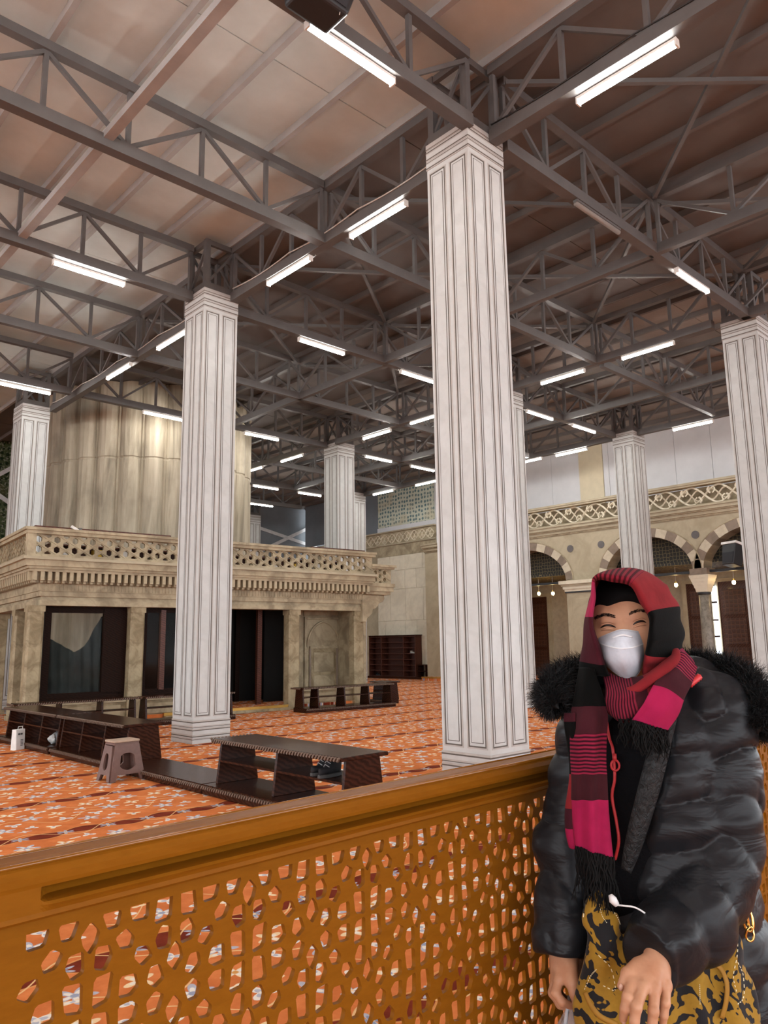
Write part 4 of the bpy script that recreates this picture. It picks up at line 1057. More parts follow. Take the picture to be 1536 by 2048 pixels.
# ------------------------------------------------------------------ person: signed distance modelling
def s_cone(P, a, b, ra, rb):
    a, b = np.array(a), np.array(b); d = b-a; L = float(d @ d)
    t = np.clip(((P-a) @ d)/L, 0, 1)
    return np.linalg.norm(P-a-t[:, None]*d, axis=1)-(ra+(rb-ra)*t)
def s_ell(P, c, r):
    r = np.array(r); q = (P-np.array(c))/r; k0 = np.linalg.norm(q, axis=1); k1 = np.linalg.norm(q/r, axis=1)+1e-9
    return k0*(k0-1)/k1
def smin(a, b, k):
    h = np.clip(.5+.5*(b-a)/k, 0, 1); return b+(a-b)*h-k*h*(1-h)
def smax(a, b, k): return -smin(-a, -b, k)
def nets(fn, lo, hi, h, name):
    lo, hi = np.array(lo, float), np.array(hi, float); n = np.ceil((hi-lo)/h).astype(int)+1
    ax = [lo[i]+h*np.arange(n[i]) for i in range(3)]
    V_ = np.empty(n)
    yz = np.stack(np.meshgrid(ax[1], ax[2], indexing='ij'), -1).reshape(-1, 2)
    st = max(1, int(200000/len(yz)))
    for i in range(0, n[0], st):
        xs = ax[0][i:i+st]; P = np.empty((len(xs), len(yz), 3)); P[..., 0] = xs[:, None]; P[..., 1:] = yz[None]
        V_[i:i+st] = fn(P.reshape(-1, 3)).reshape(len(xs), n[1], n[2])
    S = V_ < 0
    c = np.zeros(n-1, int)
    for dx in (0, 1):
        for dy in (0, 1):
            for dz in (0, 1): c += S[dx:n[0]-1+dx, dy:n[1]-1+dy, dz:n[2]-1+dz]
    act = (c > 0) & (c < 8); idx = -np.ones(n-1, int); cells = np.argwhere(act); idx[act] = np.arange(len(cells))
    acc = np.zeros((len(cells), 3)); cnt = np.zeros(len(cells))
    for a in range(3):
        o1, o2 = [(1, 2), (0, 2), (0, 1)][a]
        for d1 in (0, 1):
            for d2 in (0, 1):
                off = np.zeros(3, int); off[o1] = d1; off[o2] = d2
                p0 = cells+off; p1 = p0.copy(); p1[:, a] += 1
                v0 = V_[tuple(p0.T)]; v1 = V_[tuple(p1.T)]; m_ = (v0 < 0) != (v1 < 0)
                t = np.where(m_, v0/np.where(v0-v1 == 0, 1, v0-v1), 0)
                q = off[None].astype(float).repeat(len(cells), 0); q[:, a] = t
                acc += q*m_[:, None]; cnt += m_
    verts = lo+h*(cells+acc/cnt[:, None])
    faces = []
    for a in range(3):
        o1, o2 = [(1, 2), (2, 0), (0, 1)][a]
        sl0 = [slice(None)]*3; sl1 = [slice(None)]*3; sl0[a] = slice(0, -1); sl1[a] = slice(1, None)
        A, B = S[tuple(sl0)], S[tuple(sl1)]
        e = np.argwhere(A != B); e = e[(e[:, o1] > 0) & (e[:, o2] > 0) & (e[:, o1] < n[o1]-1) & (e[:, o2] < n[o2]-1)]
        if not len(e): continue
        def g(d1, d2):
            q = e.copy(); q[:, o1] -= d1; q[:, o2] -= d2; return idx[tuple(q.T)]
        Q = np.stack([g(1, 1), g(0, 1), g(0, 0), g(1, 0)], 1)
        flip = ~A[tuple(e.T)]
        Q[flip] = Q[flip][:, ::-1]; faces.append(Q)
    return verts, np.concatenate(faces)
def np_mesh(name, verts, faces, mats, smooth=True):
    me = bpy.data.meshes.new(name); me.from_pydata(verts.tolist() if hasattr(verts, 'tolist') else verts, [], faces.tolist() if hasattr(faces, 'tolist') else faces)
    for m_ in mats: me.materials.append(M[m_])
    if smooth: me.polygons.foreach_set('use_smooth', [True]*len(me.polygons))
    me.update(); return me
def front_y(fn, x, z, y0=-.4, n=160):
    """first hit of the surface looking along +y"""
    for k_ in range(2):
        ys = np.linspace(y0, .2 if k_ == 0 else y1, n if k_ == 0 else 24); d = fn(np.stack([np.full(len(ys), x), ys, np.full(len(ys), z)], 1)); i = int(np.argmax(d < 0))
        if d[i] >= 0: return None
        if k_ == 0: y0, y1 = ys[max(i-1, 0)], ys[i]
    return ys[i]
def wrinkle(P, seed, amp, f0):
    r = np.random.RandomState(seed); o = np.zeros(len(P))
    for i in range(7):
        k_ = r.normal(size=3)*np.array([.8, .5, 1.3]); k_ /= np.linalg.norm(k_); f = f0*(1+.45*i)
        o += np.sin(P @ k_*f+r.uniform(0, 6)+1.5*np.sin(P @ r.normal(size=3)*f*.35))/(1+.6*i)
    return o*amp
def cat(p, t):
    """Catmull-Rom through points p (n, d) at parameters t in 0..1"""
    p = np.array(p, float); n = len(p); u = np.clip(np.asarray(t)*(n-1), 0, n-1-1e-9); i = u.astype(int); f = (u-i)[:, None]
    q = np.concatenate([[2*p[0]-p[1]], p, [2*p[-1]-p[-2]]]); a, b, c, d = q[i], q[i+1], q[i+2], q[i+3]
    return .5*((2*b)+(-a+c)*f+(2*a-5*b+4*c-d)*f**2+(-a+3*b-3*c+d)*f**3)
def loft(rows, nu, nv):
    """rows: list of control polylines; result [nu along rows index][nv along each row]"""
    R = np.stack([cat(r, np.linspace(0, 1, nv)) for r in rows])
    return np.stack([cat(R[:, j], np.linspace(0, 1, nu)) for j in range(nv)], 1)
def sheet(name, G, mat, parent, thick=.004, sub=0, off=0):
    nu, nv = G.shape[:2]
    faces = [(i*nv+j, (i+1)*nv+j, (i+1)*nv+j+1, i*nv+j+1) for i in range(nu-1) for j in range(nv-1)]
    me = np_mesh(name, G.reshape(-1, 3), faces, [mat]); uv = me.uv_layers.new(name='UVMap')
    co = np.empty((len(me.loops), 2)); vi = np.array([l.vertex_index for l in me.loops]); co[:, 0] = (vi // nv)/(nu-1); co[:, 1] = (vi % nv)/(nv-1)
    uv.data.foreach_set('uv', co.ravel())
    o = link(name, me, parent)
    if thick:
        s_ = o.modifiers.new('thick', 'SOLIDIFY'); s_.thickness = thick; s_.offset = off
    return o

# materials of clothing
m = Mat('skin', (.43, .225, .135), .5, 0, .4); c = m.coord('Object'); n = m.noise(c, 22, 4, .6); n2 = m.noise(c, 160, 2)
m.set('Base Color', m.ramp(n, [(.3, (.42, .195, .105)), (.55, (.50, .265, .155)), (.8, (.55, .295, .18))])); m.set('Subsurface Weight', .12); m.set('Subsurface Radius', (.012, .005, .003)); m.bump(n2, .12, .0015); M['skin'] = m.m
m = Mat('nail', (.5, .29, .21), .25); M['nail'] = m.m
simple('hair_black', (.005, .0045, .0045), .85, spec=.1)
m = Mat('coat_nylon', (.012, .0135, .016), .40, 0, .22); c = m.coord('Object', (1, 1, 2.2)); n = m.noise(c, 9, 3, .5, 1.0); n2 = m.noise(c, 28, 3, .5)
m.set('Base Color', m.ramp(n, [(.3, (.008, .009, .011)), (.7, (.014, .0155, .0185))])); m.set('Roughness', n*.18+.33); m.bump(n+n2*.12, .3, .02); M['coat_nylon'] = m.m
simple('fleece', (.0045, .0045, .0055), .95, bump=.5, scale=30, spec=.1)
m = Mat('fur', (.0035, .0035, .004), .6, 0, .25); M['fur'] = m.m
simple('fringe_black', (.004, .004, .004), .8, spec=.15)
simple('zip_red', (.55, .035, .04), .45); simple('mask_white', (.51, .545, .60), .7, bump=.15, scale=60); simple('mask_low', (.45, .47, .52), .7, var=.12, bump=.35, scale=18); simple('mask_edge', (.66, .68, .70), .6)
simple('eye_dark', (.012, .007, .005), .3); simple('leather', (.36, .15, .06), .5); simple('trousers', (.012, .012, .014), .8)
simple('earphone', (.75, .75, .75), .35)
CRIM, RED_, PINK, MAR, BLK, MAG = (.20, .016, .028), (.20, .017, .021), (.30, .022, .065), (.052, .010, .015), (.003, .003, .0028), (.31, .013, .062)
def scarf_mat(key, stops, stripes, freq, axis=0):
    """stops: (position along axis, colour); stripes: (from, to, colour of the dark rib)"""
    m = Mat(key, stops[0][1], .95, 0, .05); uvn = m.node('ShaderNodeTexCoord'); ch = m.sep(uvn.outputs['UV']); t = ch[axis]
    k = m.ramp(t, stops, 'CONSTANT'); w = (t*freq*2*PI).sin()
    n = m.noise(m.coord('Object'), 260, 2); n2 = m.noise(m.coord('Object'), 20, 4)
    h = n*.25
    for a, b, dk in stripes:
        inside = t.gt(a)*t.lt(b); k = m.mix(inside*w.step(-.25, .35), k, dk); h = h+inside*w*-.6
    k = m.mix(n2.step(.3, .8)*.3, k, (0, 0, 0)); m.set('Base Color', k); m.set('Sheen Weight', .02); m.bump(h, .35, .004); M[key] = m.m

PX, PY = -5.1598, -4.6810
person = empty('person', (PX, PY, 0), -YAW)
tag(person, 'person in black padded coat, fur hood, red striped headscarf and white mask, at the railing', 'person')
# ---- body: head, hands, trunk
def f_head(P):
    d = s_ell(P, (-0.0049, 0.0200, 1.5444), (.076, .094, .090)); d = smin(d, s_ell(P, (-0.0277, -0.0220, 1.5249), (.062, .048, .072)), .03)
    d = smin(d, s_ell(P, (-0.0168, 0.0050, 1.4858), (.050, .066, .070)), .05)
    d = smin(d, s_cone(P, (-0.0688, -0.0480, 1.5493), (-0.0515, -0.0580, 1.5467), .009, .008), .018)
    d = smin(d, s_cone(P, (-0.0248, -0.0580, 1.5503), (0.0052, -0.0480, 1.5543), .008, .009), .018)
    for c_ in ((-0.0729, -0.0400, 1.4989), (0.0042, -0.0400, 1.5038)): d = smin(d, s_ell(P, c_, (.022, .02, .018)), .03)
    d = smin(d, s_cone(P, (-0.0431, -0.0620, 1.5384), (-0.0546, -0.0920, 1.4887), .007, .012), .018)
    d = smin(d, s_ell(P, (-0.0551, -0.0930, 1.4868), (.014, .012, .010)), .01)
    for c_ in ((-0.0617, -0.0750, 1.4848), (-0.0367, -0.0750, 1.4855)): d = smin(d, s_ell(P, c_, (.007, .008, .006)), .008)
    for c_ in ((-0.0681, -0.0555, 1.5309), (-0.0077, -0.0555, 1.5360)): d = smin(d, s_ell(P, c_, (.015, .0085, .010)), .008)
    d = smin(d, s_cone(P, (-0.0605, -0.0550, 1.4589), (-0.0160, -0.0550, 1.4602), .008, .008), .015)
    for c_ in ((-0.0752, 0.0300, 1.5203), (0.0784, 0.0300, 1.5265)): d = smin(d, s_ell(P, c_, (.010, .022, .032)), .01)
    d = smin(d, s_cone(P, (0.0039, 0.0400, 1.4580), (0.0068, 0.0500, 1.3325), .050, .056), .04)
    return d
def chain(P, pts, rs, k_=.004):
    d = s_cone(P, pts[0], pts[1], rs[0], rs[1])
    for i in range(1, len(pts)-1): d = smin(d, s_cone(P, pts[i], pts[i+1], rs[i], rs[i+1]), k_)
    return d
FING = [([(-0.1220, -0.2480, 0.9419), (-0.1372, -0.2700, 0.9302), (-0.1424, -0.2700, 0.9125), (-0.1439, -0.2600, 0.8934)], [.0092, .0085, .0078, .0066]),
        ([(-0.1073, -0.2580, 0.9397), (-0.1272, -0.2820, 0.9204), (-0.1318, -0.2820, 0.9001), (-0.1312, -0.2700, 0.8772)], [.0095, .0088, .0080, .0068]),
        ([(-0.0865, -0.2540, 0.9363), (-0.0988, -0.2770, 0.9120), (-0.1019, -0.2770, 0.8916), (-0.1010, -0.2650, 0.8701)], [.0092, .0085, .0078, .0066]),
        ([(-0.0627, -0.2400, 0.9349), (-0.0724, -0.2580, 0.9153), (-0.0762, -0.2580, 0.8976), (-0.0763, -0.2500, 0.8806)], [.0082, .0075, .0068, .0058])]
W1 = (-0.0615, -0.2080, 0.9657)
def f_hand1(P):
    d = s_cone(P, (-0.0267, -0.1800, 0.9822), W1, .026, .022)
    for pts, rs in FING: d = smin(d, s_cone(P, W1, pts[0], .0165, rs[0]*1.02), .012)
    d = smin(d, s_cone(P, (-0.0899, -0.2200, 0.9597), (-0.1129, -0.2320, 0.9515), .013, .011), .010)
    th = chain(P, [(-0.1018, -0.2200, 0.9583), (-0.1257, -0.2380, 0.9517), (-0.1377, -0.2440, 0.9360)], [.0120, .0102, .0078])
    d = smin(d, th, .006)
    fg = None
    for pts, rs in FING:
        e = chain(P, pts, rs, .003)
        kn = np.array(pts[1])+np.array((0, -.0015, 0)); e = smin(e, s_ell(P, kn, (rs[1]*.9, rs[1]*.98, rs[1]*.98)), .003)
        fg = e if fg is None else np.minimum(fg, e)
    d = smin(d, fg, .005)
    for pts, rs in FING:
        kn = np.array(pts[0])+np.array((0, -.004, 0)); d = smin(d, s_ell(P, kn, (.0065, .006, .0075)), .006)
        a = np.array(pts[0]); v_ = a-np.array(W1); d = smin(d, s_cone(P, np.array(W1)+v_*.3+np.array((0, -.0135, 0)), a+np.array((0, -.0065, 0)), .0022, .0025), .006)
    return d
FING2 = [([(-0.2072, -0.0750, 0.8802), (-0.2169, -0.0850, 0.8615), (-0.2072, -0.0920, 0.8483), (-0.1905, -0.0850, 0.8393)], [.0100, .0092, .0085, .0075]),
         ([(-0.2087, -0.0550, 0.8740), (-0.2167, -0.0600, 0.8503), (-0.2062, -0.0680, 0.8348), (-0.1892, -0.0650, 0.8264)], [.0102, .0094, .0087, .0076]),
         ([(-0.2027, -0.0350, 0.8677), (-0.2098, -0.0350, 0.8416), (-0.1989, -0.0420, 0.8253), (-0.1841, -0.0420, 0.8199)], [.0100, .0090, .0083, .0072]),
         ([(-0.1951, -0.0170, 0.8623), (-0.1996, -0.0140, 0.8381), (-0.1897, -0.0180, 0.8238), (-0.1788, -0.0200, 0.8209)], [.0088, .0080, .0072, .0062])]
W2 = (-0.1898, -0.0450, 0.9013)
def f_hand2(P):
    d = s_cone(P, (-0.1883, -0.0300, 0.9356), W2, .027, .024)
    for pts, rs in FING2: d = smin(d, s_cone(P, W2, pts[0], .019, rs[0]*1.05), .014)
    d = smin(d, s_cone(P, (-0.1870, -0.0650, 0.8984), (-0.1867, -0.0800, 0.8845), .015, .0135), .012)
    d = smin(d, chain(P, [(-0.1865, -0.0700, 0.8951), (-0.1858, -0.0900, 0.8775), (-0.1833, -0.0950, 0.8627), (-0.1811, -0.0940, 0.8488)], [.0135, .0115, .0100, .0080]), .008)
    for pts, rs in FING2: d = smin(d, chain(P, pts, [r_*.94 for r_ in rs]), .0015)
    return d
SH_R, EL_R, WR_R = (0.1467, -0.0200, 1.3520), (0.1095, -0.0650, 1.0617), (-0.0670, -0.1950, 0.9681)
SH_L, EL_L, WR_L = (-0.0956, 0.0200, 1.3521), (-0.1632, 0.0250, 1.0904), (-0.1905, -0.0300, 0.9312)
TC = .045
def f_trunk(P):
    d = s_ell(P, (TC, .05, 1.15), (.13, .085, .25)); d = smin(d, s_ell(P, (TC, .05, .90), (.14, .095, .16)), .06)
    d = smin(d, s_cone(P, (TC, .04, 1.36), (TC-.01, .035, 1.44), .06, .05), .05)
    for a, b, c_ in ((SH_R, EL_R, WR_R), (SH_L, EL_L, WR_L)): d = smin(d, chain(P, [a, b, c_], [.034, .026, .021], .02), .04)
    for s_ in (-1, 1): d = smin(d, chain(P, [(TC+s_*.075, .04, .85), (TC+s_*.08, .04, .47), (TC+s_*.08, .05, .09)], [.075, .052, .036], .03), .05)
    for s_ in (-1, 1): d = smin(d, s_cone(P, (TC+s_*.08, .05, .05), (TC+s_*.1, -.09, .035), .035, .028), .02)
    return d
bv, bf, off = [], [], 0
for fn, lo, hi, h in ((f_head, (-.16, -.14, 1.30), (.12, .16, 1.66), .0032), (f_hand1, (-.20, -.33, .74), (.10, -.08, 1.02), .0022), (f_hand2, (-.26, -.15, .78), (-.08, .05, 1.02), .0022), (f_trunk, (-.32, -.25, .0), (.36, .2, 1.48), .011)):
    v, f = nets(fn, lo, hi, h, 'b'); bv.append(v); bf.append(f+off); off += len(v)
body = link('body', np_mesh('body', np.concatenate(bv), np.concatenate(bf), ['skin']), person)
# face features lying on the skin
def on_face(p, e=.001):
    y_ = front_y(f_head, p[0], p[2]); return (p[0], (p[1] if y_ is None else y_)-e, p[2])
for pts in ([(-0.0841, -0.0640, 1.5249), (-0.0777, -0.0640, 1.5293), (-0.0696, -0.0640, 1.5302), (-0.0636, -0.0640, 1.5286), (-0.0587, -0.0640, 1.5255)], [(-0.0251, -0.0640, 1.5300), (-0.0187, -0.0640, 1.5344), (-0.0104, -0.0640, 1.5368), (-0.0044, -0.0640, 1.5367), (0.0015, -0.0640, 1.5341)]):
    q = cat([on_face(p, .0005) for p in pts], np.linspace(0, 1, 17))
    part('eye', MB().tube(q, [.0006+.0017*math.sin(PI*i/16)**.7 for i in range(17)], 7), 'eye_dark', body, True)
    q2 = [(p[0], p[1]-.0005, p[2]+.0062) for p in q]; part('eyelid_fold', MB().tube(q2, [.0003+.0011*math.sin(PI*i/16)**.7 for i in range(17)], 6), 'skin', body, True)
    q2 = [(p[0], p[1]-.0005, p[2]-.0062-.001*math.sin(PI*i/16)) for i, p in enumerate(q)]; part('eyelid', MB().tube(q2, [.0004+.0024*math.sin(PI*i/16)**.7 for i in range(17)], 6), 'skin', body, True)
for pts in ([(-0.0868, -0.0640, 1.5450), (-0.0795, -0.0640, 1.5494), (-0.0713, -0.0640, 1.5508), (-0.0632, -0.0640, 1.5496), (-0.0563, -0.0640, 1.5465)], [(-0.0318, -0.0640, 1.5502), (-0.0223, -0.0640, 1.5556), (-0.0110, -0.0640, 1.5574), (-0.0009, -0.0640, 1.5568), (0.0078, -0.0640, 1.5516)]):
    q = cat([on_face(p, -.0008) for p in pts], np.linspace(0, 1, 40)); mb = MB(); rnd = random.Random(4)
    for i in range(170):
        p = Vector(q[rnd.randrange(40)])+Vector((rnd.uniform(-.001, .001), 0, rnd.uniform(-.0028, .0028))); s_ = 1 if p.x > -.047 else -1
        e_ = p+Vector((s_*rnd.uniform(.003, .007), -.0012, rnd.uniform(-.0005, .002)))
        mb.tube([p, (p+e_)/2+Vector((0, -.001, 0)), e_], [.0004, .0004, .0001], 3)
    o = part('eyebrow', mb, 'hair_black', body); o['kind'] = 'stuff'
# nails
for pts, rs in FING[:4]:
    a, b = Vector(pts[2]), Vector(pts[3]); p = b+(b-a).normalized()*.001
    part('nail', MB().sphere((p.x, p.y-rs[3]*.75, p.z), (rs[3]*.62, .0022, .006), 10, 6), 'nail', body, True)
p = (-0.1408, -0.2520, 0.9385); part('nail', MB().sphere((p[0]-.002, p[1]-.003, p[2]), (.004, .003, .0058), 10, 6), 'nail', body, True)
# hair under the scarf
def f_hair(P):
    d = s_ell(P, (-0.0111, 0.0120, 1.5527), (.0765, .0985, .0915)); ln = (-0.0490, -0.0900, 1.6071)
    cut = (P[:, 2]-ln[2])+(P[:, 1]-ln[1])*1.15+9*(P[:, 0]-ln[0])**2; return smax(d, -cut, .01)
v, f = nets(f_hair, (-.15, -.14, 1.40), (.11, .16, 1.68), .004, 'hair'); link('hair', np_mesh('hair', v, f, ['hair_black']), person)

# ---- mask
mrows = [[(-0.0896, -0.0300, 1.4982), (-0.0882, -0.0600, 1.5050), (-0.0731, -0.0900, 1.5144), (-0.0555, -0.1050, 1.5202), (-0.0272, -0.0900, 1.5176), (0.0051, -0.0580, 1.5147), (0.0254, -0.0280, 1.5128)],
         [(-0.0898, -0.0300, 1.4961), (-0.0901, -0.0750, 1.4931), (-0.0831, -0.1180, 1.4873), (-0.0715, -0.1400, 1.4844), (-0.0420, -0.1200, 1.4857), (-0.0053, -0.0750, 1.4919), (0.0246, -0.0300, 1.4975)],
         [(-0.0845, -0.0300, 1.4809), (-0.0879, -0.0750, 1.4656), (-0.0808, -0.1170, 1.4577), (-0.0665, -0.1360, 1.4551), (-0.0382, -0.1170, 1.4580), (-0.0081, -0.0750, 1.4664), (0.0190, -0.0300, 1.4773)],
         [(-0.0753, -0.0250, 1.4584), (-0.0739, -0.0600, 1.4464), (-0.0646, -0.0900, 1.4337), (-0.0463, -0.0980, 1.4232), (-0.0268, -0.0850, 1.4310), (-0.0077, -0.0600, 1.4454), (0.0133, -0.0250, 1.4612)]]
G1 = loft(mrows[:2], 10, 40); G2 = loft(mrows[1:], 18, 40)
mk = empty('face_mask', (0, 0, 0)); mk.parent = person
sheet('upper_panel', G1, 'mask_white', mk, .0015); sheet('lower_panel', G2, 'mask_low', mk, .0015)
part('seam', MB().tube(G2[0], .0016, 6), 'mask_edge', mk, True); part('edge', MB().tube(G1[0], .0012, 6), 'mask_edge', mk, True); part('edge', MB().tube(G2[-1], .0012, 6), 'mask_edge', mk, True)
part('nose_wire', MB().tube(cat([(-0.0751, -0.1080, 1.5045), (-0.0608, -0.1200, 1.5100), (-0.0378, -0.1080, 1.5059)], np.linspace(0, 1, 12)), .0022, 6), 'mask_edge', mk, True)

# ---- coat
def f_coat(P):
    x, y, z = P.T
    w = np.interp(z, [.50, .75, .95, 1.10, 1.25, 1.33, 1.40, 1.46], [.225, .215, .180, .152, .146, .146, .10, .03])
    dp = np.interp(z, [.50, .75, .95, 1.15, 1.30, 1.38, 1.46], [.165, .168, .166, .164, .150, .11, .03])
    cx = np.interp(z, [.5, .9, 1.3], [.070, .052, .035]); cy = .045
    r = np.sqrt(((x-cx)/w)**2+((y-cy)/dp)**2)
    d = (r-1)*np.minimum(w, dp)*.85; d = smax(d, .50-z, .02); d = smax(d, z-1.42, .03)
    ph = (z-.02*np.sin(x*9))/.085*PI
    d = d-.010*np.sqrt(np.abs(np.sin(ph)))+.006
    def sleeve(pts, rs, pitch, amp, sd):
        dd = None; s0 = 0.
        for i in range(len(pts)-1):
            a, b = np.array(pts[i]), np.array(pts[i+1]); e = b-a; L = np.linalg.norm(e); t = np.clip((P-a) @ e/L**2, 0, 1)
            q = P-a-t[:, None]*e; dist = np.linalg.norm(q, axis=1)
            s_ = s0+t*L; pf = np.abs(np.sin(s_/pitch*PI+.9*np.sin(q[:, 0]*26+s_*9)))**.38
            v = dist-(rs[i]+(rs[i+1]-rs[i])*t)-amp*pf+amp*.5
            dd = v if dd is None else smin(dd, v, .022); s0 += L
        return dd
    sr = sleeve([SH_R, (0.1433, -0.0350, 1.1850), EL_R, (0.0334, -0.1200, 0.9981), WR_R], [.070, .070, .068, .066, .056], .088, .017, 1)
    sl = sleeve([SH_L, (-0.1217, 0.0400, 1.2140), EL_L, WR_L, (-0.1922, -0.0370, 0.9115)], [.055, .052, .050, .045, .043], .088, .013, 2)
    # open ends of the cuffs
    for nm, a, b in (('r', (0.0334, -0.1200, 0.9981), WR_R), ('l', EL_L, (-0.1922, -0.0370, 0.9115))):
        a, b = np.array(a), np.array(b); e = (b-a)/np.linalg.norm(b-a); tt = (P-b) @ e
        if nm == 'r': sr = smax(sr, tt-.018, .008)
        else: sl = smax(sl, tt-.006, .008)
    # front opening
    zt, zb = 1.36, 1.02
    xr = np.interp(z, [1.02, 1.10, 1.22, 1.36], [-.058, -.035, .000, .045]); xl = np.full_like(x, -.135)
    cutr = np.maximum(np.maximum(x-xr, xl-x), np.maximum(zb-z, y-.0))
    d = smax(d, -cutr, .012)
    d = smin(d, sr, .003); d = smin(d, sl, .005)
    hood = s_cone(P, (0.1175, -0.0200, 1.4052), (0.1600, 0.0000, 1.3833), .040, .046); hood = smin(hood, s_cone(P, (0.0647, 0.1400, 1.4217), (0.1635, 0.0800, 1.4066), .055, .05), .03); hood = smin(hood, s_cone(P, (-0.0653, 0.0800, 1.4100), (0.0647, 0.1400, 1.4217), .045, .055), .03)
    d = smin(d, hood, .02)
    return d+wrinkle(P, 5, .0024, 34)
v, f = nets(f_coat, (-.28, -.30, .46), (.38, .24, 1.47), .0052, 'coat')
coat = link('coat', np_mesh('coat', v, f, ['coat_nylon']), person)
def f_inner(P):
    x, y, z = P.T; w = np.interp(z, [.6, 1.0, 1.3, 1.42], [.17, .16, .14, .07]); dp = np.interp(z, [.6, 1.0, 1.3, 1.42], [.13, .146, .138, .07])
    d = (np.sqrt(((x-.02)/w)**2+((y-.045)/dp)**2)-1)*dp*.85; return smax(smax(d, .62-z, .02), z-1.40, .02)+wrinkle(P, 9, .0012, 40)
v, f = nets(f_inner, (-.18, -.12, .60), (.2, .2, 1.43), .008, 'inner'); jk = link('inner_jacket', np_mesh('inner_jacket', v, f, ['fleece']), person)
def on(fn, p, e):
    y_ = front_y(fn, p[0], p[2]); return (p[0], (p[1] if y_ is None else y_)-e, p[2])
def f_front(P): return np.minimum(f_coat(P), f_inner(P))
zp = cat([on(f_front, p, .004) for p in ((-0.0796, -0.0980, 1.3479), (-0.0782, -0.0980, 1.3105), (-0.0750, -0.0980, 1.2873), (-0.0765, -0.0980, 1.2367), (-0.0837, -0.0980, 1.2004), (-0.0791, -0.0980, 1.1552), (-0.0778, -0.0980, 1.1195), (-0.0849, -0.0980, 1.0841))], np.linspace(0, 1, 50))
zo = part('zipper', MB().tube(zp, .0042, 6, flat=.6), 'zip_red', jk, True)
pz = zp[18]; part('zip_puller', MB().tube([(pz[0]+.008*math.cos(a), pz[1]-.005, pz[2]+.010*math.sin(a)) for a in [2*PI*i/14 for i in range(14)]], .0022, 6, closed=True).box((pz[0]-.003, pz[1]-.008, pz[2]+.008), (pz[0]+.003, pz[1]-.002, pz[2]+.022)), 'zip_red', jk, True)
# quilted front edge of the coat
m = Mat('coat_quilt', (.008, .009, .010), .5, 0, .3); c = m.coord('Object'); n = m.noise(c, 70, 4, .6, 1.0); m.set('Base Color', m.ramp(n, [(.3, (.005, .0055, .006)), (.7, (.012, .013, .014))])); m.bump(n, .9, .01); M['coat_quilt'] = m.m
G = loft([[(-0.0066, -0.1300, 1.3481), (0.0052, -0.1400, 1.3507), (0.0259, -0.1300, 1.3513)], [(-0.0403, -0.1400, 1.2700), (-0.0272, -0.1500, 1.2678), (-0.0061, -0.1360, 1.2600)], [(-0.0621, -0.1420, 1.2086), (-0.0500, -0.1520, 1.2051), (-0.0302, -0.1380, 1.1968)], [(-0.0824, -0.1380, 1.1380), (-0.0738, -0.1480, 1.1351), (-0.0580, -0.1340, 1.1263)], [(-0.0907, -0.1300, 1.0885), (-0.0872, -0.1360, 1.0858), (-0.0797, -0.1280, 1.0792)]], 40, 12)
sheet('placket', G, 'coat_quilt', coat, .010)
part('lining_edge', MB().tube(cat([(0.0751, -0.0850, 1.4112), (0.0875, -0.0800, 1.4185), (0.1021, -0.0700, 1.4256)], np.linspace(0, 1, 10)), [.006+.0015*(i % 2) for i in range(10)], 7), 'zip_red', coat, True)
# fur trim of the hood
fp = [(-0.1841, -0.0900, 1.3695), (-0.1925, -0.0600, 1.3865), (-0.1606, 0.0050, 1.4120), (-0.0888, 0.0900, 1.4313), (0.0071, 0.1700, 1.4416), (0.1099, 0.2000, 1.4439), (0.1873, 0.1600, 1.4393), (0.2215, 0.0800, 1.4218), (0.2310, 0.0050, 1.3860), (0.2214, -0.0500, 1.3467), (0.2066, -0.0700, 1.3144)]
fr = [.022, .038, .040, .036, .034, .034, .036, .046, .052, .050, .030]
FP = cat(fp, np.linspace(0, 1, 60)); FR = np.interp(np.linspace(0, 1, 60), np.linspace(0, 1, 11), fr)
tr = part('fur_trim', MB().tube(FP, list(FR*.72*np.clip(np.minimum(np.arange(60), 59-np.arange(60))/6+.05, 0, 1)), 14), 'fur', person, True)
rs_ = np.random.RandomState(3); NH = 26000
ti = rs_.randint(0, 59, NH); tf = rs_.rand(NH)[:, None]; base = FP[ti]*(1-tf)+FP[ti+1]*tf; tang = FP[ti+1]-FP[ti]; tang /= np.linalg.norm(tang, axis=1)[:, None]
nv_ = rs_.normal(size=(NH, 3)); nv_ -= (nv_*tang).sum(1)[:, None]*tang; nv_ /= np.linalg.norm(nv_, axis=1)[:, None]
R0 = FR[ti][:, None]; p0 = base+nv_*R0*.66; ln = R0*rs_.uniform(.35, .95, (NH, 1))
dirv = nv_+rs_.normal(size=(NH, 3))*.45; dirv[:, 2] -= .15; dirv /= np.linalg.norm(dirv, axis=1)[:, None]
mid = p0+dirv*ln*.55; dirv2 = dirv+rs_.normal(size=(NH, 3))*.35; dirv2[:, 2] -= .3; dirv2 /= np.linalg.norm(dirv2, axis=1)[:, None]; tip = mid+dirv2*ln*.5
sd = np.cross(dirv, rs_.normal(size=(NH, 3))); sd /= np.linalg.norm(sd, axis=1)[:, None]; sd *= .0005
hv = np.stack([p0-sd, p0+sd, mid+sd*.8, mid-sd*.8, tip], 1).reshape(-1, 3); b_ = np.arange(NH)*5
hf = [(b, b+1, b+2, b+3) for b in b_]+[(b+3, b+2, b+4) for b in b_]
o = link('fur_hair', np_mesh('fur_hair', hv, hf, ['fur'], False), tr); o['kind'] = 'stuff'

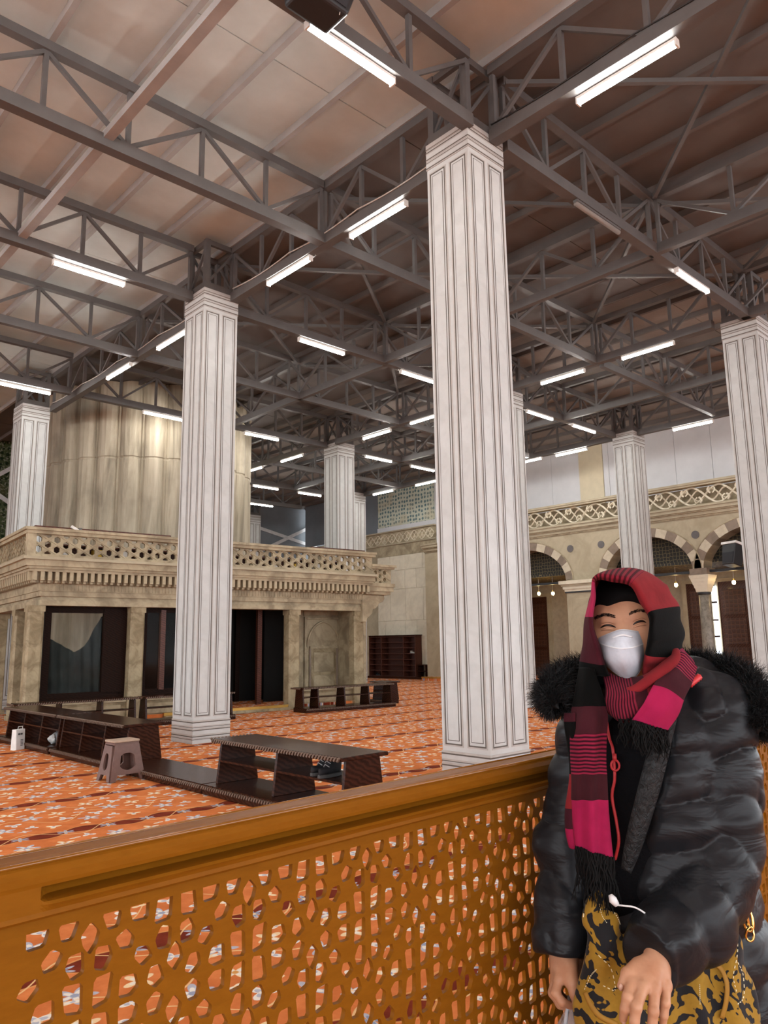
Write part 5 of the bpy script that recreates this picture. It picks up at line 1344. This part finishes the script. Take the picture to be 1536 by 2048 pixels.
# ---- scarf
scarf = empty('headscarf'); scarf.parent = person
front = [(-0.0811, -0.0850, 1.4308), (-0.0946, -0.0900, 1.4737), (-0.1111, -0.1020, 1.5304), (-0.1056, -0.1050, 1.5841), (-0.1005, -0.1050, 1.6187), (-0.0714, -0.1200, 1.6141), (-0.0366, -0.1200, 1.6047), (-0.0170, -0.1100, 1.5727), (0.0001, -0.1080, 1.5403), (-0.0059, -0.1080, 1.4996), (-0.0126, -0.1000, 1.4650), (-0.0136, -0.0850, 1.4366)]
lip = [(-0.0961, -0.1000, 1.4316), (-0.1083, -0.1050, 1.4770), (-0.1181, -0.1060, 1.5304), (-0.1119, -0.1100, 1.5839), (-0.1030, -0.1120, 1.6251), (-0.0704, -0.1260, 1.6253), (-0.0319, -0.1260, 1.6159), (-0.0079, -0.1170, 1.5810), (0.0051, -0.1200, 1.5456), (0.0014, -0.1180, 1.4995), (-0.0060, -0.1080, 1.4593), (-0.0084, -0.0920, 1.4320)]
mid_ = [(-0.1217, -0.0200, 1.4358), (-0.1138, -0.0200, 1.4812), (-0.1046, -0.0200, 1.5322), (-0.0886, -0.0200, 1.5889), (-0.0681, -0.0200, 1.6326), (-0.0219, -0.0100, 1.6487), (0.0339, 0.0000, 1.6424), (0.0827, 0.0100, 1.6063), (0.1029, 0.0100, 1.5530), (0.1010, 0.0000, 1.4986), (0.0814, -0.0200, 1.4530), (0.0528, -0.0400, 1.4191)]
back = [(-0.0697, 0.1000, 1.4306), (-0.0558, 0.1200, 1.4793), (-0.0418, 0.1300, 1.5349), (-0.0234, 0.1300, 1.5912), (-0.0073, 0.1100, 1.6294), (0.0279, 0.1100, 1.6459), (0.0739, 0.1200, 1.6381), (0.1147, 0.1300, 1.6028), (0.1345, 0.1300, 1.5492), (0.1304, 0.1200, 1.4876), (0.1106, 0.1000, 1.4443), (0.0875, 0.0800, 1.4109)]
bend = [(-0.0040, 0.1550, 1.4277), (0.0095, 0.1700, 1.4779), (0.0214, 0.1800, 1.5236), (0.0299, 0.1800, 1.5641), (0.0394, 0.1750, 1.5870), (0.0547, 0.1700, 1.5946), (0.0768, 0.1750, 1.5864), (0.0944, 0.1800, 1.5631), (0.1035, 0.1800, 1.5282), (0.1018, 0.1750, 1.4822), (0.0919, 0.1650, 1.4428), (0.0782, 0.1500, 1.4044)]
G = loft([front, lip, mid_, back, bend], 40, 110)
uu = np.linspace(0, 1, 110)[None]; ss = np.linspace(0, 1, 40)[:, None]
fold = .0028*np.sin(uu*70+ss*5)*np.clip(ss*4, 0, 1)*(uu > .62)+.0018*np.sin(uu*40)*(uu < .35)
ctr = np.array((0.0048, 0.0400, 1.5321)); nr = G-ctr; nr /= np.linalg.norm(nr, axis=2)[..., None]; G = G+nr*fold[..., None]
scarf_mat('scarf_hood', [(0, BLK), (.045, MAR), (.205, PINK), (.335, CRIM), (.545, RED_), (.70, BLK), (.885, RED_)], [(.335, .545, (.055, .006, .010))], 46, 1)
sheet('head_drape', G, 'scarf_hood', scarf, .0045)
# left tail
tl = [[(-0.1261, -0.0400, 1.4465), (-0.1229, -0.0750, 1.4475), (-0.1117, -0.0920, 1.4450)], [(-0.1465, -0.0750, 1.3994), (-0.1331, -0.1150, 1.4017), (-0.1024, -0.1050, 1.4006)], [(-0.1629, -0.1000, 1.3568), (-0.1392, -0.1400, 1.3619), (-0.0987, -0.1200, 1.3596)], [(-0.1696, -0.1150, 1.3185), (-0.1456, -0.1480, 1.3220), (-0.1060, -0.1300, 1.3212)],
      [(-0.1721, -0.1200, 1.2780), (-0.1453, -0.1520, 1.2822), (-0.1122, -0.1360, 1.2795)], [(-0.1731, -0.1230, 1.2405), (-0.1508, -0.1500, 1.2448), (-0.1133, -0.1380, 1.2431)], [(-0.1766, -0.1230, 1.1958), (-0.1498, -0.1500, 1.2000), (-0.1143, -0.1380, 1.1979)], [(-0.1764, -0.1250, 1.1582), (-0.1505, -0.1500, 1.1591), (-0.1139, -0.1400, 1.1563)], [(-0.1746, -0.1250, 1.1257), (-0.1492, -0.1500, 1.1204), (-0.1115, -0.1400, 1.1096)]]
G = loft(tl, 90, 26); vv = np.linspace(0, 1, 26)[None]; tt_ = np.linspace(0, 1, 90)[:, None]
G[..., 1] += .0035*np.sin(vv*15+tt_*4)*np.clip(tt_*3, 0, 1)
scarf_mat('scarf_tail', [(0, BLK), (.20, (.045, .010, .014)), (.355, (.23, .016, .042)), (.585, (.040, .010, .013)), (.715, MAG)], [(.355, .585, (.035, .006, .012))], 46, 0)
sheet('tail', G, 'scarf_tail', scarf, .004)
G2_ = G[:, :9].copy(); G2_[..., 0] -= .006+.006*np.sin(tt_*9); G2_[..., 1] += .012; G2_[..., 2] -= .005
scarf_mat('scarf_tail_back', [(0, MAR), (.06, BLK), (.45, RED_), (.68, (.045, .010, .016)), (.83, MAG)], [], 46, 0); sheet('tail_fold', G2_[20:], 'scarf_tail_back', scarf, .004)
# neck wrap
nw = [[(-0.0878, -0.0600, 1.4476), (-0.0688, -0.0900, 1.4308), (-0.0443, -0.1050, 1.4273), (-0.0204, -0.1220, 1.4333), (0.0192, -0.1050, 1.4559), (0.0622, -0.0650, 1.4760), (0.0975, 0.0000, 1.4811)],
      [(-0.0920, -0.0950, 1.4122), (-0.0783, -0.1350, 1.4030), (-0.0566, -0.1480, 1.4054), (-0.0233, -0.1450, 1.4213), (0.0179, -0.1250, 1.4442), (0.0675, -0.0750, 1.4643), (0.1110, 0.0000, 1.4675)],
      [(-0.0979, -0.1100, 1.3867), (-0.0818, -0.1480, 1.3819), (-0.0564, -0.1580, 1.3877), (-0.0240, -0.1540, 1.4034), (0.0177, -0.1320, 1.4257), (0.0722, -0.0800, 1.4478), (0.1201, 0.0000, 1.4509)],
      [(-0.0940, -0.1080, 1.3640), (-0.0788, -0.1380, 1.3536), (-0.0518, -0.1500, 1.3634), (-0.0198, -0.1480, 1.3810), (0.0214, -0.1280, 1.4049), (0.0786, -0.0750, 1.4300), (0.1270, 0.0000, 1.4345)],
      [(-0.0772, -0.0750, 1.3552), (-0.0634, -0.0980, 1.3439), (-0.0370, -0.1080, 1.3520), (-0.0049, -0.1080, 1.3702), (0.0364, -0.0900, 1.3929), (0.0916, -0.0500, 1.4209), (0.1387, 0.0200, 1.4274)]]
G = loft(nw, 34, 80); hh_ = np.linspace(0, 1, 34)[:, None]; vv = np.linspace(0, 1, 80)[None]; G[..., 1] += .004*np.sin(hh_*13+vv*5)
scarf_mat('scarf_neck', [(0, (.19, .018, .036)), (.345, (.045, .010, .014)), (.47, RED_), (.80, PINK)], [(0, .345, (.040, .006, .012)), (.80, 1, (.05, .008, .015))], 32, 1)
sheet('neck_wrap', G, 'scarf_neck', scarf, .004)
scarf_mat('scarf_red', [(0, RED_), (.99, RED_)], [], 10, 0)
rf = cat([(-0.0734, -0.1250, 1.4024), (-0.0531, -0.1460, 1.4070), (-0.0222, -0.1480, 1.4251), (0.0155, -0.1320, 1.4463), (0.0441, -0.1050, 1.4623), (0.0587, -0.0750, 1.4791)], np.linspace(0, 1, 34))
part('fold', MB().tube(rf, [.003+.0095*math.sin(PI*(i+2)/37)**.6 for i in range(34)], 12, flat=.75), 'scarf_red', scarf, True)
# short end over the shoulder
ef = [[(0.0562, -0.0750, 1.4733), (0.0702, -0.0850, 1.4713), (0.1018, -0.0650, 1.4449)], [(0.0266, -0.1180, 1.4495), (0.0432, -0.1240, 1.4438), (0.0746, -0.1000, 1.4177)], [(-0.0146, -0.1580, 1.4218), (0.0072, -0.1640, 1.4163), (0.0432, -0.1380, 1.3922)], [(-0.0443, -0.1720, 1.3868), (-0.0193, -0.1780, 1.3797), (0.0225, -0.1560, 1.3610)], [(-0.0666, -0.1680, 1.3544), (-0.0388, -0.1740, 1.3457), (-0.0016, -0.1600, 1.3330)]]
G = loft(ef, 60, 24); tt_ = np.linspace(0, 1, 60)[:, None]; vv = np.linspace(0, 1, 24)[None]; G[..., 1] += .0025*np.sin(vv*9+tt_*6)
scarf_mat('scarf_end', [(0, (.27, .022, .052)), (.26, (.050, .011, .016)), (.55, MAG)], [(0, .26, (.045, .007, .014))], 26, 0)
sheet('end_flap', G, 'scarf_end', scarf, .0045)
def fringe(pts, n, L, seed, nm='fringe', red=False):
    rnd = random.Random(seed); mb = MB(); q = cat(pts, np.linspace(0, 1, n))
    for i in range(n):
        p = Vector(q[i]); l_ = L*rnd.uniform(.6, 1.1); path = []
        ax, bx = rnd.uniform(-.012, .012), rnd.uniform(-.006, .012)
        for k_ in range(7):
            u = k_/6; path.append((p.x+ax*u+.004*math.sin(u*7+i), p.y-.002+bx*u*.3+.003*math.sin(u*6+i*2), p.z-l_*u))
        mb.tube(path, [.0017, .0016, .0016, .0014, .0014, .0012, .0007], 4)
    o = part(nm, mb, 'fringe_black', scarf); o['kind'] = 'stuff'
fringe([(-0.1742, -0.1280, 1.1282), (-0.1491, -0.1500, 1.1212), (-0.1115, -0.1400, 1.1096)], 80, .095, 1)
fringe([(-0.0672, -0.1700, 1.3546), (-0.0391, -0.1750, 1.3458), (-0.0023, -0.1620, 1.3341)], 60, .055, 2)
fringe([(-0.0850, -0.1400, 1.3538), (-0.0635, -0.1500, 1.3563), (-0.0363, -0.1500, 1.3704)], 30, .05, 5)

# ---- trousers and shoes (below the coat)
def f_tr(P): return f_trunk(P)-.012
v, f = nets(lambda P: smax(smax(f_tr(P), P[:, 2]-.75, .01), .07-P[:, 2], .01), (-.16, -.1, .05), (.25, .2, .78), .012, 'tr'); link('trousers', np_mesh('trousers', v, f, ['trousers']), person)
for s_ in (-1, 1):
    mb = MB(); rows = []
    for i in range(12):
        u = i/11; yy = .10-.22*u; w = .042*math.sin(PI*min(max(u*.9+.07, 0), 1))**.4; hgt = .10 if u < .45 else .06
        rows.append([(TC+s_*(.08+.02*u)+w*math.cos(a), yy, max(0., hgt*.5+hgt*.5*math.sin(a))) for a in [2*PI*k_/14 for k_ in range(14)]])
    mb.grid(rows, cv=True); mb.f.append(tuple(range(14))); mb.f.append(tuple(11*14+k_ for k_ in range(14))); part('shoe', mb, 'shoe_black', person, True)

# ------------------------------------------------------------------ patterned shoulder bag
m = Mat('bag_fabric', (.4, .23, .03), .75, 0, .25); c = m.coord('Object'); w = m.noise(c, 15, 1.5, .4, 3.2); n = m.noise(c, 30, 1, .4, 2.0); n2 = m.noise(c, 120, 3)
f_ = w*.72+n*.28; k = m.mix(f_.step(.486, .497), (.008, .008, .010), (.34, .19, .016)); k = m.mix(n2*.3, k, (.0, .0, .0)); m.set('Base Color', k); m.set('Sheen Weight', .1); m.bump(m.noise(c, 40, 4), .2, .006); M['bag_fabric'] = m.m
simple('bag_piping', (.30, .15, .015), .7); simple('thread', (.75, .68, .45), .7); simple('gold_metal', (.8, .55, .18), .22, 1.0)
def f_bag(P):
    Q = P.copy(); Q[:, 1] = (Q[:, 1]+.125)*1.75
    def c0(p, dy=0.): return (p[0], dy, p[2])
    d = s_cone(Q, c0((-0.1372, -0.1400, 1.0214)), c0((-0.1304, -0.1400, 0.8628)), .020, .062)
    d = smin(d, s_cone(Q, c0((-0.1304, -0.1400, 0.8628)), c0((-0.1177, -0.1400, 0.7509)), .058, .07), .03)
    d = smin(d, s_cone(Q, c0((-0.0549, -0.1400, 0.9476)), c0((-0.0565, -0.1400, 0.7501)), .05, .085), .05)
    d = smin(d, s_cone(Q, c0((0.0893, -0.1400, 0.9374)), c0((0.0635, -0.1400, 0.7721)), .038, .075), .05)
    d = smin(d, s_cone(Q, c0((0.0150, -0.1400, 0.9261)), c0((0.0090, -0.1400, 0.7492)), .05, .085), .05)
    x, y, z = P.T
    return d+(.0075*np.sin(x*105+9*np.sin(z*9))+.004*np.sin(x*61+z*20))*np.clip((z-.70)*6, .15, 1)
v, f = nets(f_bag, (-.24, -.24, .66), (.24, -.01, 1.06), .0042, 'bag')
bag = empty('shoulder_bag', (PX, PY, 0), -YAW); tag(bag, 'ochre and black patterned fabric shoulder bag held against the coat', 'bag')
bb = link('body', np_mesh('body', v, f, ['bag_fabric']), bag)
def onb(p, e=.0015):
    y_ = front_y(f_bag, p[0], p[2]); return (p[0], (-.12 if y_ is None else y_)-e, p[2])
for pts in ([(-0.1424, -0.1750, 1.0376), (-0.1362, -0.1750, 1.0104), (-0.1291, -0.1750, 0.9981)], [(-0.1645, -0.1750, 1.0231), (-0.1732, -0.1750, 0.9824), (-0.1775, -0.1750, 0.9542), (-0.1705, -0.1750, 0.9404)], [(-0.1770, -0.1750, 0.8902), (-0.1651, -0.1750, 0.9139), (-0.1557, -0.1750, 0.9258)], [(-0.1499, -0.1750, 0.9482), (-0.1310, -0.1750, 0.9294), (-0.1257, -0.1750, 0.9054), (-0.1282, -0.1750, 0.8935), (-0.1468, -0.1750, 0.9017)],
            [(-0.1213, -0.1750, 1.0225), (-0.1091, -0.1750, 1.0076), (-0.1031, -0.1750, 0.9928)], [(0.1039, -0.1750, 0.9705), (0.0943, -0.1750, 0.9424), (0.0829, -0.1750, 0.9145), (0.0850, -0.1750, 0.8906)], [(0.0811, -0.1750, 0.9789), (0.0827, -0.1750, 0.9587), (0.0812, -0.1750, 0.9426)], [(0.0952, -0.1750, 0.9343), (0.1060, -0.1750, 0.9102), (0.1012, -0.1750, 0.8785), (0.0849, -0.1750, 0.8708)], [(0.0210, -0.1750, 0.9034), (0.0168, -0.1750, 0.8741)]):
    q = [p for p in cat(pts, np.linspace(0, 1, 22)) if front_y(f_bag, p[0], p[2]) is not None]; mb = MB()
    for i in range(0, len(q)-1, 2): mb.tube([onb(q[i], .001), onb(q[i+1], .001)], .0009, 4)
    o = part('stitching', mb, 'thread', bag); o['kind'] = 'stuff'
part('piping', MB().tube(cat([onb(p, -.001) for p in ((-0.1755, -0.1750, 0.8862), (-0.1696, -0.1750, 0.8704), (-0.1559, -0.1750, 0.8544), (-0.1266, -0.1750, 0.8399))], np.linspace(0, 1, 24)), .005, 8), 'bag_piping', bag, True)
part('drawstring', MB().tube(cat([onb(p, .002) for p in ((0.0525, -0.1750, 0.9349), (0.0663, -0.1750, 0.9227), (0.0705, -0.1750, 0.9027), (0.0662, -0.1750, 0.8750), (0.0568, -0.1750, 0.8476))], np.linspace(0, 1, 24)), .0055, 8, flat=.5), 'bag_piping', bag, True)
part('strap_tab', MB().tube(cat([(0.1529, -0.0750, 1.0434), (0.1476, -0.0900, 1.0215), (0.1453, -0.1000, 1.0073)], np.linspace(0, 1, 8)), [.010]*8, 6, flat=.35), 'leather', bag, True)
def oval(c, rx, rz, tilt, r): return MB().tube([(c[0]+rx*math.cos(a)*math.cos(tilt)-rz*math.sin(a)*math.sin(tilt), c[1]+.002*math.sin(2*a), c[2]+rx*math.cos(a)*math.sin(tilt)+rz*math.sin(a)*math.cos(tilt)) for a in [2*PI*i/20 for i in range(20)]], r, 6, closed=True)
part('ring', oval((0.1386, -0.1050, 1.0202), .011, .015, .25, .0020), 'gold_metal', bag, True); part('clasp', oval((0.1359, -0.1150, 0.9925), .009, .021, .12, .0028), 'gold_metal', bag, True)
part('clasp_tongue', MB().bar((0.1336, -0.1170, 1.0068), (0.1359, -0.1170, 0.9830), .006, .004), 'gold_metal', bag); part('ring', oval((0.1336, -0.1250, 0.9705), .007, .012, -.15, .0022), 'gold_metal', bag, True)
part('strap', MB().tube(cat([(0.1558, -0.0700, 1.0392), (0.2257, 0.0500, 1.0691), (0.2555, 0.1100, 1.1969), (0.2291, 0.1100, 1.3236), (0.2037, 0.0800, 1.3689)], np.linspace(0, 1, 20)), [.012]*20, 8, flat=.3), 'leather', bag, True)
# white earphone case and wire at the bag mouth
t = empty('earphones', (PX, PY, 0), -YAW); tag(t, 'white earphone with wire lying at the mouth of the patterned bag', 'earphones')
part('earpiece', MB().tube([(-0.1262, -0.1650, 1.0525), (-0.1236, -0.1700, 1.0457), (-0.1171, -0.1700, 1.0373)], [.004, .0075, .005], 10), 'earphone', t, True)
part('wire', MB().tube(cat([(-0.1180, -0.1700, 1.0373), (-0.1059, -0.1800, 1.0387), (-0.0900, -0.1850, 1.0376), (-0.0730, -0.1900, 1.0283), (-0.0636, -0.1800, 1.0152)], np.linspace(0, 1, 24)), .0016, 6), 'earphone', t, True)
# ------------------------------------------------------------------ carrier bag hanging from the hand
m = Mat('thin_plastic', (.85, .80, .78), .25, 0, .5); m.set('Alpha', .42); m.set('Transmission Weight', .3); n = m.noise(m.coord('Object', (8, 8, 1.2)), 5, 3); m.bump(n, .5, .02); M['thin_plastic'] = m.m
t = empty('carrier_bag', (PX, PY, 0), -YAW); tag(t, 'thin translucent plastic carrier bag hanging from the lowered hand', 'bag')
hx = np.array((-0.1884, -0.0680, 0.8362))
rows = []
for i, (dz, wx, wy) in enumerate(((0, .005, .006), (-.02, .016, .014), (-.045, .034, .028), (-.09, .06, .045), (-.18, .085, .06), (-.30, .095, .065), (-.36, .08, .05), (-.37, .01, .01))):
    rows.append([(hx[0]+.01*i*.4+wx*math.cos(a)*(1+.10*math.sin(7*a+i)), hx[1]+wy*math.sin(a)*(1+.10*math.cos(5*a+i)), hx[2]+dz) for a in [2*PI*k_/30 for k_ in range(30)]])
rows = np.array(rows); G = np.stack([cat(rows[:, j], np.linspace(0, 1, 30)) for j in range(30)], 1)
part('body', MB().grid(G.tolist(), cv=True), 'thin_plastic', t, True)
for dx in (-.012, .012): part('handle', MB().tube([(hx[0], hx[1], hx[2]+.012), (hx[0]+dx*.4, hx[1]-.008, hx[2]), (hx[0]+dx, hx[1]-.012, hx[2]-.03), (hx[0]+dx*2, hx[1]-.02, hx[2]-.07)], [.003, .003, .0035, .002], 6), 'mask_white', t, True)
